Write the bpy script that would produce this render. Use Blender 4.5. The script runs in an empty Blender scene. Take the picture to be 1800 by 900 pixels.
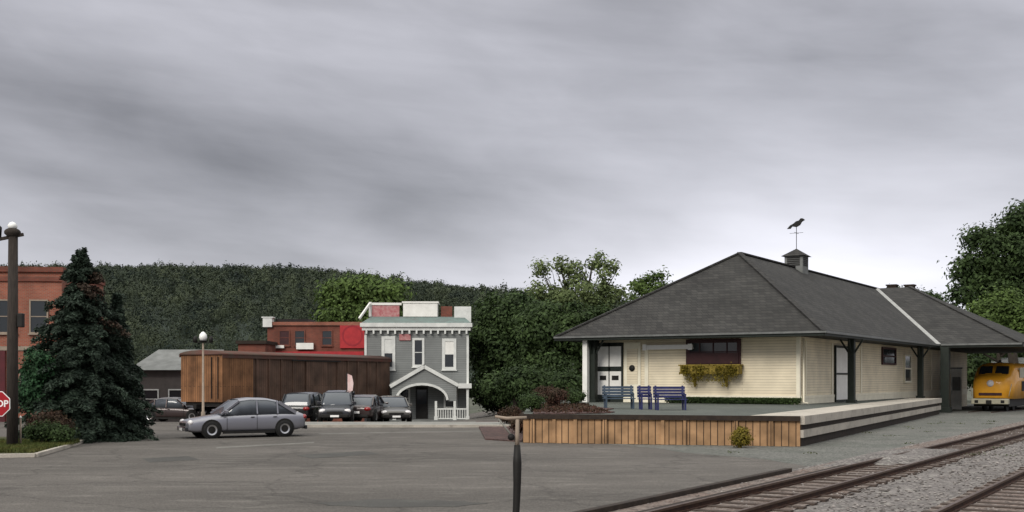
import bpy, math, random
import numpy as np
from mathutils import Vector, Matrix
random.seed(7)
rng = np.random.default_rng(11)
PI = math.pi
C = bpy.context.scene.collection
scene = bpy.context.scene
R = math.radians
CAMH = 2.3; F = 2000.0; HZ = 665.0
def at(px, Y):            # x for a picture column at a distance
    return (px - 900.0) / F * Y
def hz(py, Y):            # height for a picture row at a distance
    return CAMH + (HZ - py) / F * Y

# ---------------------------------------------------------------- materials
def new_mat(name):
    m = bpy.data.materials.new(name); m.use_nodes = True
    nt = m.node_tree
    b = nt.nodes['Principled BSDF']
    return m, nt, b
def lin(c):
    return tuple((v/12.92 if v <= 0.04045 else ((v+0.055)/1.055)**2.4) for v in c)
def mat(name, col, col2=None, scale=3.0, rough=0.8, metal=0.0, bump=0.0, bscale=None, stretch=(1,1,1),
        detail=6.0, lo=0.35, hi=0.65, island=0.0, spec=0.3, coat=0.0, fine=0.0):
    m, nt, b = new_mat(name)
    N, L = nt.nodes, nt.links
    b.inputs['Roughness'].default_value = rough
    b.inputs['Metallic'].default_value = metal
    b.inputs['Specular IOR Level'].default_value = spec
    b.inputs['Coat Weight'].default_value = coat
    if col2 is None:
        col2 = tuple(c*0.78 for c in col)
    tc = N.new('ShaderNodeTexCoord'); mp = N.new('ShaderNodeMapping')
    mp.inputs['Scale'].default_value = stretch
    L.new(tc.outputs['Object'], mp.inputs['Vector'])
    nz = N.new('ShaderNodeTexNoise'); nz.inputs['Scale'].default_value = scale
    nz.inputs['Detail'].default_value = detail; nz.inputs['Roughness'].default_value = 0.6
    L.new(mp.outputs[0], nz.inputs['Vector'])
    rp = N.new('ShaderNodeValToRGB')
    rp.color_ramp.elements[0].position = lo; rp.color_ramp.elements[0].color = (*col2, 1)
    rp.color_ramp.elements[1].position = hi; rp.color_ramp.elements[1].color = (*col, 1)
    L.new(nz.outputs['Fac'], rp.inputs['Fac'])
    out = rp.outputs['Color']
    if fine > 0:
        n2 = N.new('ShaderNodeTexNoise'); n2.inputs['Scale'].default_value = scale*14; n2.inputs['Detail'].default_value = 3
        L.new(tc.outputs['Object'], n2.inputs['Vector'])
        mr = N.new('ShaderNodeMapRange'); mr.inputs[1].default_value = 0.3; mr.inputs[2].default_value = 0.7
        mr.inputs[3].default_value = 1-fine; mr.inputs[4].default_value = 1+fine
        L.new(n2.outputs['Fac'], mr.inputs[0])
        mx = N.new('ShaderNodeMix'); mx.data_type = 'RGBA'; mx.blend_type = 'MULTIPLY'; mx.inputs[0].default_value = 1
        L.new(out, mx.inputs[6]); L.new(mr.outputs[0], mx.inputs[7]); out = mx.outputs[2]
    if island > 0:
        g = N.new('ShaderNodeNewGeometry')
        mr = N.new('ShaderNodeMapRange'); mr.inputs[3].default_value = 1-island; mr.inputs[4].default_value = 1+island
        L.new(g.outputs['Random Per Island'], mr.inputs[0])
        mx = N.new('ShaderNodeMix'); mx.data_type = 'RGBA'; mx.blend_type = 'MULTIPLY'; mx.inputs[0].default_value = 1
        L.new(out, mx.inputs[6]); L.new(mr.outputs[0], mx.inputs[7]); out = mx.outputs[2]
    L.new(out, b.inputs['Base Color'])
    if bump > 0:
        n3 = N.new('ShaderNodeTexNoise'); n3.inputs['Scale'].default_value = bscale or scale*6; n3.inputs['Detail'].default_value = 4
        L.new(mp.outputs[0], n3.inputs['Vector'])
        bp = N.new('ShaderNodeBump'); bp.inputs['Strength'].default_value = bump; bp.inputs['Distance'].default_value = 0.03
        L.new(n3.outputs['Fac'], bp.inputs['Height']); L.new(bp.outputs[0], b.inputs['Normal'])
    return m
def brick_mat(name, c1, c2, mortar, bw=0.22, bh=0.075, m_size=0.012, rough=0.85, rot=None, offset=0.5, axis='xz', spec=0.3, bump=0.3, dirt=0.35, dscale=0.8):
    m, nt, b = new_mat(name); N, L = nt.nodes, nt.links
    b.inputs['Roughness'].default_value = rough; b.inputs['Specular IOR Level'].default_value = spec
    tc = N.new('ShaderNodeTexCoord'); sp = N.new('ShaderNodeSeparateXYZ'); cb = N.new('ShaderNodeCombineXYZ')
    L.new(tc.outputs['Object'], sp.inputs[0])
    if axis == 'xz':   # runs along x+y, rises along z
        ad = N.new('ShaderNodeMath'); ad.operation = 'ADD'
        L.new(sp.outputs[0], ad.inputs[0]); L.new(sp.outputs[1], ad.inputs[1]); L.new(ad.outputs[0], cb.inputs[0]); L.new(sp.outputs[2], cb.inputs[1])
    elif axis == 'zx':
        ad = N.new('ShaderNodeMath'); ad.operation = 'ADD'
        L.new(sp.outputs[0], ad.inputs[0]); L.new(sp.outputs[1], ad.inputs[1]); L.new(ad.outputs[0], cb.inputs[1]); L.new(sp.outputs[2], cb.inputs[0])
    else:
        L.new(sp.outputs[0], cb.inputs[0]); L.new(sp.outputs[1], cb.inputs[1])
    bt = N.new('ShaderNodeTexBrick')
    bt.inputs['Color1'].default_value = (*c1,1); bt.inputs['Color2'].default_value = (*c2,1); bt.inputs['Mortar'].default_value = (*mortar,1)
    bt.inputs['Scale'].default_value = 1; bt.inputs['Mortar Size'].default_value = m_size
    bt.inputs['Brick Width'].default_value = bw; bt.inputs['Row Height'].default_value = bh; bt.offset = offset
    L.new(cb.outputs[0], bt.inputs['Vector'])
    nz = N.new('ShaderNodeTexNoise'); nz.inputs['Scale'].default_value = dscale; nz.inputs['Detail'].default_value = 8
    L.new(tc.outputs['Object'], nz.inputs['Vector'])
    mr = N.new('ShaderNodeMapRange'); mr.inputs[1].default_value = 0.3; mr.inputs[2].default_value = 0.7; mr.inputs[3].default_value = 1-dirt; mr.inputs[4].default_value = 1+dirt*0.5
    L.new(nz.outputs['Fac'], mr.inputs[0])
    mx = N.new('ShaderNodeMix'); mx.data_type = 'RGBA'; mx.blend_type = 'MULTIPLY'; mx.inputs[0].default_value = 1
    L.new(bt.outputs['Color'], mx.inputs[6]); L.new(mr.outputs[0], mx.inputs[7])
    L.new(mx.outputs[2], b.inputs['Base Color'])
    bp = N.new('ShaderNodeBump'); bp.inputs['Strength'].default_value = bump; bp.inputs['Distance'].default_value = 0.02; bp.invert = True
    L.new(bt.outputs['Fac'], bp.inputs['Height']); L.new(bp.outputs[0], b.inputs['Normal'])
    return m
def leaf_mat(name, col, col2, scale=0.6, island=0.35, trans=0.25):
    m = mat(name, col, col2, scale=scale, rough=0.7, island=island, spec=0.2)
    nt = m.node_tree; N, L = nt.nodes, nt.links
    b = N['Principled BSDF']; out = N['Material Output']
    tr = N.new('ShaderNodeBsdfTranslucent'); ms = N.new('ShaderNodeMixShader'); ms.inputs[0].default_value = trans
    src = b.inputs['Base Color'].links[0].from_socket
    L.new(src, tr.inputs['Color']); L.new(b.outputs[0], ms.inputs[1]); L.new(tr.outputs[0], ms.inputs[2]); L.new(ms.outputs[0], out.inputs['Surface'])
    return m
def glass_mat(name, col=(0.02,0.025,0.03), rough=0.08):
    m, nt, b = new_mat(name)
    b.inputs['Base Color'].default_value = (*col,1); b.inputs['Roughness'].default_value = rough
    b.inputs['Specular IOR Level'].default_value = 0.6
    return m

M = {}
M['asphalt'] = None
def ground_mat(name, base, alt, patch, s1=0.25, s2=2.2, grit=(60, 0.28), rough=0.9, cracks=False, stretch=(1,1,1)):
    m, nt, b = new_mat(name); N, L = nt.nodes, nt.links
    b.inputs['Roughness'].default_value = rough; b.inputs['Specular IOR Level'].default_value = 0.25
    tc = N.new('ShaderNodeTexCoord'); mp = N.new('ShaderNodeMapping'); mp.inputs['Scale'].default_value = stretch
    L.new(tc.outputs['Object'], mp.inputs['Vector'])
    def noise(s, d=6, v=None, rg=0.6):
        n = N.new('ShaderNodeTexNoise'); n.inputs['Scale'].default_value = s; n.inputs['Detail'].default_value = d; n.inputs['Roughness'].default_value = rg
        L.new(v or mp.outputs[0], n.inputs['Vector']); return n.outputs['Fac']
    def ramp(f, a, bb, ca=(0,0,0), cb=(1,1,1)):
        r = N.new('ShaderNodeValToRGB'); r.color_ramp.elements[0].position = a; r.color_ramp.elements[1].position = bb
        r.color_ramp.elements[0].color = (*ca,1); r.color_ramp.elements[1].color = (*cb,1); L.new(f, r.inputs[0]); return r.outputs[0]
    c = ramp(noise(s1, 8), 0.36, 0.64, alt, base)
    mx = N.new('ShaderNodeMix'); mx.data_type = 'RGBA'; L.new(ramp(noise(s2, 8), 0.52, 0.72), mx.inputs[0])
    L.new(c, mx.inputs[6]); mx.inputs[7].default_value = (*patch,1); c = mx.outputs[2]
    g = N.new('ShaderNodeTexVoronoi'); g.inputs['Scale'].default_value = grit[0]; L.new(tc.outputs['Object'], g.inputs['Vector'])
    mr = N.new('ShaderNodeMapRange'); mr.inputs[3].default_value = 1-grit[1]; mr.inputs[4].default_value = 1+grit[1]
    sc = N.new('ShaderNodeSeparateColor'); L.new(g.outputs['Color'], sc.inputs[0]); L.new(sc.outputs[0], mr.inputs[0])
    m2 = N.new('ShaderNodeMix'); m2.data_type = 'RGBA'; m2.blend_type = 'MULTIPLY'; m2.inputs[0].default_value = 1
    L.new(c, m2.inputs[6]); L.new(mr.outputs[0], m2.inputs[7]); c = m2.outputs[2]
    if cracks:
        nv = N.new('ShaderNodeTexNoise'); nv.inputs['Scale'].default_value = 0.8; nv.inputs['Detail'].default_value = 4
        L.new(tc.outputs['Object'], nv.inputs['Vector'])
        va = N.new('ShaderNodeVectorMath'); va.operation = 'MULTIPLY_ADD'; va.inputs[1].default_value = (1.6,1.6,1.6)
        L.new(nv.outputs['Color'], va.inputs[0]); L.new(tc.outputs['Object'], va.inputs[2])
        vo = N.new('ShaderNodeTexVoronoi'); vo.feature = 'DISTANCE_TO_EDGE'; vo.inputs['Scale'].default_value = 0.22
        L.new(va.outputs[0], vo.inputs['Vector'])
        cr = ramp(vo.outputs['Distance'], 0.0, 0.02, (0.72,0.72,0.72), (1,1,1))
        m3 = N.new('ShaderNodeMix'); m3.data_type = 'RGBA'; m3.blend_type = 'MULTIPLY'; m3.inputs[0].default_value = 1
        L.new(c, m3.inputs[6]); L.new(cr, m3.inputs[7]); c = m3.outputs[2]
    L.new(c, b.inputs['Base Color'])
    bp = N.new('ShaderNodeBump'); bp.inputs['Strength'].default_value = 0.5; bp.inputs['Distance'].default_value = 0.02
    L.new(sc.outputs[1], bp.inputs['Height']); L.new(bp.outputs[0], b.inputs['Normal'])
    return m
M['asphalt'] = ground_mat('asphalt', (0.117,0.106,0.096), (0.078,0.071,0.064), (0.150,0.138,0.124), s1=0.16, s2=1.1, grit=(45,0.35), cracks=True, stretch=(0.5,1.6,1))
M['ballast'] = ground_mat('ballast', (0.165,0.15,0.142), (0.12,0.108,0.103), (0.23,0.22,0.20), s1=0.8, s2=3.0, grit=(18,0.55))
M['trackbed'] = ground_mat('track_ballast', (0.13,0.095,0.08), (0.17,0.145,0.13), (0.08,0.06,0.05), s1=1.2, s2=3.0, grit=(20,0.5))
M['gravel'] = ground_mat('gravel', (0.132,0.13,0.12), (0.095,0.10,0.088), (0.16,0.158,0.145), s1=0.3, s2=0.9, grit=(20,0.45))
M['dirt'] = ground_mat('ground_dirt', (0.10,0.10,0.085), (0.06,0.07,0.045), (0.12,0.11,0.09), s1=0.1, s2=1.0, grit=(12,0.3))
M['concrete'] = ground_mat('concrete', (0.46,0.42,0.365), (0.36,0.33,0.285), (0.28,0.255,0.22), s1=0.5, s2=1.6, grit=(50,0.1))
M['sidewalk'] = ground_mat('sidewalk', (0.27,0.265,0.245), (0.21,0.205,0.19), (0.19,0.18,0.165), s1=0.5, s2=1.6, grit=(50,0.1))
M['deck'] = ground_mat('deck_paving', (0.095,0.105,0.092), (0.07,0.078,0.07), (0.12,0.125,0.115), s1=0.4, s2=2, grit=(30,0.2))
M['mulch'] = ground_mat('mulch', (0.085,0.05,0.045), (0.05,0.032,0.03), (0.11,0.07,0.06), s1=0.8, s2=3, grit=(16,0.5))
M['grass'] = leaf_mat('grass_blades', (0.06,0.085,0.02), (0.09,0.085,0.025), 1.5, 0.5)
M['turf'] = mat('turf', (0.05,0.065,0.02), (0.075,0.06,0.03), 2, 0.95)
M['shingle'] = brick_mat('roof_shingle', (0.047,0.045,0.042), (0.028,0.027,0.026), (0.018,0.018,0.018), 0.32, 0.16, 0.012, 0.9, axis='xz', bump=0.4, dirt=0.3, dscale=0.5)
M['cream'] = brick_mat('cream_clapboard', (0.80,0.71,0.53), (0.77,0.68,0.505), (0.45,0.39,0.29), 6.0, 0.14, 0.008, 0.6, bump=0.5, dirt=0.18)
M['trim'] = mat('pale_trim', (0.84,0.79,0.63), (0.74,0.69,0.55), 2, 0.55)
M['white'] = mat('white_paint', (0.80,0.79,0.75), (0.70,0.69,0.65), 2, 0.5)
M['darkgreen'] = mat('dark_green_paint', (0.014,0.02,0.015), (0.009,0.013,0.01), 4, 0.55)
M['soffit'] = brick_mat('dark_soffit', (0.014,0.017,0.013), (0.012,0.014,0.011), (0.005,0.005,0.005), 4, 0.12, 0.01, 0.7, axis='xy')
M['gutter'] = mat('grey_gutter', (0.17,0.175,0.17), (0.12,0.125,0.12), 3, 0.45, metal=0.2)
M['flash'] = mat('pale_flashing', (0.34,0.34,0.325), (0.24,0.24,0.23), 3, 0.5)
M['glass'] = glass_mat('window_glass')
M['carglass'] = glass_mat('car_window_glass', (0.07,0.08,0.095), 0.04)
M['maroon'] = mat('maroon_paint', (0.055,0.018,0.02), (0.035,0.012,0.013), 3, 0.5)
M['olive'] = mat('olive_box_wood', (0.30,0.22,0.035), (0.2,0.15,0.03), 5, 0.7)
M['bluewood'] = mat('blue_bench_paint', (0.03,0.035,0.12), (0.018,0.02,0.075), 4, 0.5)
M['steelblue'] = mat('grey_blue_paint', (0.06,0.085,0.12), (0.04,0.06,0.085), 4, 0.55)
M['planks'] = brick_mat('tan_planks', (0.40,0.24,0.125), (0.31,0.185,0.095), (0.07,0.04,0.022), 3.0, 0.17, 0.012, 0.8, axis='zx', bump=0.6, dirt=0.45, dscale=1.6)
M['darkwood'] = mat('dark_timber', (0.035,0.024,0.017), (0.018,0.012,0.009), 4, 0.8, stretch=(1,1,1), bump=0.3)
M['weatherwood'] = mat('weathered_pole_wood', (0.045,0.036,0.03), (0.025,0.02,0.017), 5, 0.9, stretch=(6,6,0.6), bump=0.5)
M['rust'] = mat('rusty_rail_side', (0.06,0.026,0.014), (0.025,0.012,0.008), 6, 0.75, metal=0.2)
M['railtop'] = mat('worn_rail_top', (0.13,0.085,0.06), (0.07,0.04,0.026), 5, 0.4, metal=0.6)
M['sleeper'] = mat('sleeper_wood', (0.075,0.055,0.045), (0.04,0.028,0.022), 3, 0.9, stretch=(1,5,1), bump=0.4)
M['brick'] = brick_mat('red_brick', (0.34,0.095,0.055), (0.25,0.07,0.045), (0.24,0.16,0.12), 0.22, 0.075, 0.012, 0.9)
M['brickdull'] = brick_mat('brown_red_brick', (0.24,0.062,0.04), (0.17,0.046,0.032), (0.12,0.08,0.06), 0.22, 0.075, 0.012, 0.9)
M['stone'] = mat('stone_trim', (0.30,0.24,0.19), (0.22,0.18,0.14), 3, 0.8)
M['redpaint'] = mat('red_painted_board', (0.42,0.03,0.035), (0.32,0.022,0.028), 2, 0.55)
M['maroonwall'] = mat('maroon_wall_paint', (0.09,0.015,0.02), (0.06,0.012,0.015), 2, 0.6)
M['greyboard'] = brick_mat('grey_blue_clapboard', (0.22,0.23,0.225), (0.20,0.21,0.205), (0.08,0.09,0.09), 5, 0.13, 0.008, 0.65, dirt=0.15)
M['palewhite'] = mat('greyish_white_trim', (0.68,0.69,0.66), (0.55,0.56,0.54), 2, 0.6)
M['teal'] = mat('teal_paint', (0.13,0.19,0.175), (0.12,0.14,0.135), 2, 0.6)
M['ring'] = mat('dark_red_ring', (0.30,0.02,0.03), (0.25,0.018,0.025), 3, 0.5)
M['pink'] = mat('faded_red_board', (0.36,0.10,0.11), (0.45,0.25,0.24), 5, 0.6)
M['boxside'] = brick_mat('boxcar_brown_planks', (0.125,0.072,0.05), (0.10,0.062,0.044), (0.075,0.043,0.03), 4, 0.2, 0.018, 0.8, axis='zx', bump=0.5, dirt=0.5, dscale=0.9)
M['boxend'] = brick_mat('boxcar_lit_planks', (0.25,0.12,0.055), (0.20,0.095,0.045), (0.11,0.055,0.028), 4, 0.16, 0.016, 0.8, axis='zx', bump=0.5, dirt=0.5, dscale=1.2)  # lighter than the side planks: light on the end put into the colour
M['boxroof'] = mat('rusty_red_roof', (0.10,0.035,0.026), (0.075,0.05,0.038), 1.2, 0.7)
M['iron'] = mat('black_iron', (0.02,0.019,0.018), (0.012,0.011,0.01), 4, 0.6, metal=0.3)
M['greyroof'] = mat('pale_grey_roof', (0.19,0.195,0.19), (0.13,0.135,0.13), 1.5, 0.75)
M['greywall'] = mat('grey_house_wall', (0.11,0.095,0.09), (0.085,0.075,0.07), 2, 0.8)
M['silver'] = mat('silver_car_paint', (0.24,0.24,0.27), (0.23,0.23,0.26), 1, 0.28, metal=0.55, coat=0.6)
M['darkcar'] = mat('charcoal_car_paint', (0.035,0.035,0.042), (0.03,0.03,0.036), 1, 0.25, metal=0.4, coat=0.6)
M['blackcar'] = mat('black_car_paint', (0.012,0.012,0.013), (0.01,0.01,0.011), 1, 0.25, coat=0.6)
M['beigecar'] = mat('beige_car_paint', (0.09,0.084,0.078), (0.085,0.08,0.072), 1, 0.3, metal=0.2, coat=0.6)
M['browncar'] = mat('brown_car_paint', (0.05,0.035,0.033), (0.045,0.03,0.03), 1, 0.3, metal=0.3, coat=0.6)
M['tyre'] = mat('tyre_rubber', (0.015,0.015,0.015), (0.01,0.01,0.01), 8, 0.9)
M['chrome'] = mat('bright_metal', (0.55,0.55,0.56), (0.45,0.45,0.46), 5, 0.3, metal=0.9)
M['lampglass'] = mat('headlamp_glass', (0.75,0.72,0.72), (0.6,0.58,0.58), 5, 0.12, coat=0.5)
M['redlamp'] = mat('tail_lamp_red', (0.25,0.01,0.01), (0.2,0.01,0.01), 5, 0.2, coat=0.5)
M['loco'] = mat('orange_yellow_paint', (0.78,0.37,0.025), (0.66,0.30,0.02), 1.5, 0.4, coat=0.3)
M['lococream'] = mat('cream_loco_paint', (0.42,0.40,0.30), (0.34,0.32,0.24), 2, 0.45)
M['signred'] = mat('sign_red', (0.38,0.012,0.02), (0.30,0.01,0.016), 3, 0.4)
M['signwhite'] = mat('sign_white', (0.86,0.85,0.83), (0.8,0.79,0.77), 3, 0.4)
M['panel'] = mat('pale_metal_panel', (0.19,0.185,0.165), (0.15,0.148,0.13), 6, 0.5, metal=0.2)
M['opal'] = mat('opal_lamp_globe', (0.85,0.85,0.82), (0.8,0.8,0.78), 3, 0.25, coat=0.3)
M['spruce'] = leaf_mat('spruce_needles', (0.034,0.052,0.036), (0.018,0.029,0.02), 0.9, 0.5, 0.1)
M['sprucebrown'] = leaf_mat('browned_needles', (0.065,0.042,0.03), (0.042,0.033,0.024), 1.5, 0.5, 0.1)
M['leafdark'] = leaf_mat('dark_leaves', (0.055,0.088,0.028), (0.026,0.045,0.016), 0.5, 0.45)
M['leafmid'] = leaf_mat('mid_leaves', (0.095,0.145,0.036), (0.05,0.08,0.022), 0.5, 0.45)
M['leaflight'] = leaf_mat('light_leaves', (0.15,0.19,0.075), (0.085,0.115,0.045), 0.5, 0.45)
M['leafolive'] = leaf_mat('olive_leaves', (0.22,0.17,0.02), (0.12,0.10,0.018), 3, 0.5)
M['leafred'] = leaf_mat('reddish_leaves', (0.07,0.03,0.022), (0.045,0.035,0.02), 1.5, 0.5)
M['shrubgreen'] = leaf_mat('bright_shrub_leaves', (0.03,0.085,0.035), (0.02,0.045,0.02), 1, 0.5)
M['forest'] = leaf_mat('forest_leaves', (0.056,0.070,0.037), (0.011,0.020,0.015), 0.06, 0.2, 0.05)
M['bark'] = mat('bark', (0.06,0.05,0.04), (0.035,0.028,0.022), 6, 0.95, stretch=(3,3,0.5), bump=0.5)
M['hill'] = mat('forest_floor', (0.03,0.042,0.03), (0.02,0.03,0.022), 0.03, 0.95)

# ---------------------------------------------------------------- mesh builder
class MB:
    def __init__(s): s.v = []; s.f = []; s.sm = []; s.mi = []
    def add(s, vs, fs, smooth=False, mi=0):
        o = len(s.v); s.v += [tuple(v) for v in vs]
        for f in fs: s.f.append(tuple(i+o for i in f)); s.sm.append(smooth); s.mi.append(mi)
        return s
    def box(s, x0, x1, y0, y1, z0, z1, mi=0):
        if x0 > x1: x0, x1 = x1, x0
        if y0 > y1: y0, y1 = y1, y0
        if z0 > z1: z0, z1 = z1, z0
        vs = [(x0,y0,z0),(x1,y0,z0),(x1,y1,z0),(x0,y1,z0),(x0,y0,z1),(x1,y0,z1),(x1,y1,z1),(x0,y1,z1)]
        return s.add(vs, [(0,3,2,1),(4,5,6,7),(0,1,5,4),(1,2,6,5),(2,3,7,6),(3,0,4,7)], mi=mi)
    def beam(s, a, b, w, h, up=(0,0,1), mi=0):
        a = Vector(a); b = Vector(b); d = (b-a).normalized(); u = Vector(up)
        if abs(d.dot(u)) > 0.98: u = Vector((1,0,0))
        r = d.cross(u).normalized(); u = r.cross(d).normalized()
        vs = []
        for p in (a, b):
            for (i, j) in ((-1,-1),(1,-1),(1,1),(-1,1)): vs.append(p + r*(w/2*i) + u*(h/2*j))
        return s.add(vs, [(0,3,2,1),(4,5,6,7),(0,1,5,4),(1,2,6,5),(2,3,7,6),(3,0,4,7)], mi=mi)
    def tube(s, pts, rad, n=10, cap=True, smooth=True, mi=0):
        pts = [Vector(p) for p in pts]
        if not hasattr(rad, '__len__'): rad = [rad]*len(pts)
        vs = []; prev = None
        for i, p in enumerate(pts):
            d = (pts[min(i+1, len(pts)-1)] - pts[max(i-1, 0)]).normalized()
            ref = Vector((0,0,1)) if abs(d.z) < 0.9 else Vector((1,0,0))
            if prev is not None: ref = prev
            r = (ref - d*ref.dot(d)).normalized(); prev = r; t = d.cross(r)
            for k in range(n):
                a = 2*PI*k/n; vs.append(p + r*(math.cos(a)*rad[i]) + t*(math.sin(a)*rad[i]))
        fs = []
        for i in range(len(pts)-1):
            for k in range(n): fs.append((i*n+k, i*n+(k+1)%n, (i+1)*n+(k+1)%n, (i+1)*n+k))
        s.add(vs, fs, smooth, mi)
        if cap:
            o = len(s.v) - len(vs)
            s.f.append(tuple(o+k for k in reversed(range(n)))); s.sm.append(False); s.mi.append(mi)
            s.f.append(tuple(o+(len(pts)-1)*n+k for k in range(n))); s.sm.append(False); s.mi.append(mi)
        return s
    def lathe(s, prof, n=20, c=(0,0,0), smooth=True, axis='z', mi=0):
        vs = []
        for (r, z) in prof:
            for k in range(n):
                a = 2*PI*k/n; x, y = r*math.cos(a), r*math.sin(a)
                if axis == 'z': vs.append((c[0]+x, c[1]+y, c[2]+z))
                elif axis == 'y': vs.append((c[0]+x, c[1]+z, c[2]+y))
                else: vs.append((c[0]+z, c[1]+x, c[2]+y))
        fs = [(i*n+k, i*n+(k+1)%n, (i+1)*n+(k+1)%n, (i+1)*n+k) for i in range(len(prof)-1) for k in range(n)]
        return s.add(vs, fs, smooth, mi)
    def loft(s, rings, smooth=True, closed=True, cap=True, mi=0):
        n = len(rings[0]); vs = [p for r in rings for p in r]
        fs = []
        for i in range(len(rings)-1):
            for k in range(n if closed else n-1):
                fs.append((i*n+k, i*n+(k+1)%n, (i+1)*n+(k+1)%n, (i+1)*n+k))
        if cap and closed:
            fs.append(tuple(reversed(range(n)))); fs.append(tuple((len(rings)-1)*n+k for k in range(n)))
        return s.add(vs, fs, smooth, mi)
    def prism(s, poly, z0, z1, mi=0):
        n = len(poly); vs = [(x,y,z0) for x,y in poly]+[(x,y,z1) for x,y in poly]
        fs = [tuple(reversed(range(n))), tuple(range(n,2*n))]+[(i,(i+1)%n,n+(i+1)%n,n+i) for i in range(n)]
        return s.add(vs, fs, mi=mi)
    def slab_xz(s, poly, y0, y1, mi=0):  # outline in x,z with thickness in y
        n = len(poly); vs = [(x,y0,z) for x,z in poly]+[(x,y1,z) for x,z in poly]
        fs = [tuple(range(n)), tuple(reversed(range(n,2*n)))]+[(i,n+i,n+(i+1)%n,(i+1)%n) for i in range(n)]
        return s.add(vs, fs, mi=mi)
    def build(s, name, mats, parent=None, bevel=0, fix=True):
        me = bpy.data.meshes.new(name); me.from_pydata(s.v, [], s.f)
        me.polygons.foreach_set('use_smooth', s.sm)
        if not isinstance(mats, (list, tuple)): mats = [mats]
        for m in mats: me.materials.append(m)
        if len(mats) > 1: me.polygons.foreach_set('material_index', s.mi)
        if fix:
            import bmesh
            bm = bmesh.new(); bm.from_mesh(me); bmesh.ops.recalc_face_normals(bm, faces=bm.faces); bm.to_mesh(me); bm.free()
        o = bpy.data.objects.new(name, me); C.objects.link(o)
        if parent: o.parent = parent
        if bevel > 0:
            b = o.modifiers.new('bevel', 'BEVEL'); b.width = bevel; b.segments = 2; b.limit_method = 'ANGLE'
        return o
def tag(o, label=None, cat=None, group=None, kind=None):
    if label: o['label'] = label
    if cat: o['category'] = cat
    if group: o['group'] = group
    if kind: o['kind'] = kind
    return o
def thing(name, label, cat, loc=(0,0,0), rz=0, group=None):
    o = bpy.data.objects.new(name, None); C.objects.link(o)
    o.empty_display_size = 0.3; o.location = loc; o.rotation_euler = (0,0,rz)
    return tag(o, label, cat, group)
def copy_tree(o, parent=None):
    c = o.copy(); C.objects.link(c); c.parent = parent
    for ch in o.children: copy_tree(ch, c)
    return c
def quads(name, cen, dirs, wid, mat_, parent=None):
    """many small leaf faces: centre, half-length vector, half-width vector"""
    n = len(cen)
    v = np.empty((n, 4, 3)); v[:,0] = cen-dirs; v[:,1] = cen+wid*0.9-dirs*0.1; v[:,2] = cen+dirs; v[:,3] = cen-wid*0.9-dirs*0.1
    me = bpy.data.meshes.new(name)
    me.vertices.add(n*4); me.vertices.foreach_set('co', v.reshape(-1))
    me.loops.add(n*4); me.loops.foreach_set('vertex_index', np.arange(n*4, dtype=np.int32))
    me.polygons.add(n); me.polygons.foreach_set('loop_start', np.arange(0, n*4, 4, dtype=np.int32))
    me.update(calc_edges=True); me.validate()
    me.materials.append(mat_)
    o = bpy.data.objects.new(name, me); C.objects.link(o)
    if parent: o.parent = parent
    return o
def rvec(n):
    a = rng.normal(size=(n,3)); return a/np.linalg.norm(a, axis=1, keepdims=True)
def leaf_cloud(name, cen, size, mat_, parent=None, nor=None, jit=0.55):
    n = len(cen); d = rvec(n)
    if nor is not None:      # leaves lie roughly along the surface of their clump
        nn_ = nor + rng.normal(size=(n,3))*jit; nn_ /= np.linalg.norm(nn_, axis=1, keepdims=True)+1e-9
        d = np.cross(nn_, d); d /= np.linalg.norm(d, axis=1, keepdims=True)+1e-9; w = np.cross(nn_, d)
        sz = size*(0.6+0.8*rng.random((n,1)))
        return quads(name, cen, d*sz, w*sz*0.6, mat_, parent)
    d[:,2] *= 1.0; w = np.cross(d, rvec(n)); w /= np.linalg.norm(w, axis=1, keepdims=True)+1e-9
    sz = size*(0.6+0.8*rng.random((n,1)))
    return quads(name, cen, d*sz, w*sz*0.6, mat_, parent)
def g_h(x, y):            # lie of the land: falls away gently behind the car park on the left
    fx = min(1.0, max(0.0, (3.0-x)/9.0)); fx = fx*fx*(3-2*fx)
    return -min(1.3, 0.04*max(0.0, y-60.0))*fx

# ---------------------------------------------------------------- camera, light, sky
cam = bpy.data.cameras.new('camera'); co = bpy.data.objects.new('camera', cam); C.objects.link(co)
co.location = (0,0,CAMH); co.rotation_euler = (R(90),0,0)
cam.sensor_width = 36; cam.lens = 36*F/1800; cam.shift_y = (HZ-450)/1800; cam.clip_end = 6000; cam.clip_start = 0.1
scene.camera = co
sd = Vector((-0.50,-0.85,0.66)).normalized()     # towards the veiled sun
sun = bpy.data.lights.new('sun', 'SUN'); so = bpy.data.objects.new('sun', sun); C.objects.link(so)
sun.energy = 1.5; sun.angle = R(25); sun.color = (1.0,0.95,0.87)
so.rotation_euler = sd.to_track_quat('Z','Y').to_euler(); so.location = (-20,-20,40)
w = bpy.data.worlds.new('World'); scene.world = w; w.use_nodes = True
nt = w.node_tree; N, L = nt.nodes, nt.links; N.clear()
out = N.new('ShaderNodeOutputWorld'); sk = N.new('ShaderNodeTexSky'); sk.sky_type = 'NISHITA'; sk.sun_disc = False
sk.sun_elevation = math.asin(sd.z); sk.sun_rotation = math.atan2(sd.x, sd.y)
b1 = N.new('ShaderNodeBackground'); b1.inputs[1].default_value = 0.07; L.new(sk.outputs[0], b1.inputs[0])
tc = N.new('ShaderNodeTexCoord'); sp = N.new('ShaderNodeSeparateXYZ'); L.new(tc.outputs['Generated'], sp.inputs[0])
def mth(op, a, b=None, c=None, clamp=False):
    m = N.new('ShaderNodeMath'); m.operation = op; m.use_clamp = clamp
    for i, v in enumerate((a, b, c)):
        if v is None: continue
        if isinstance(v, (int, float)): m.inputs[i].default_value = v
        else: L.new(v, m.inputs[i])
    return m.outputs[0]
X, Y, Z = sp.outputs
az = mth('ARCTAN2', X, Y)             # 0 straight ahead, + to the right
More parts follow.
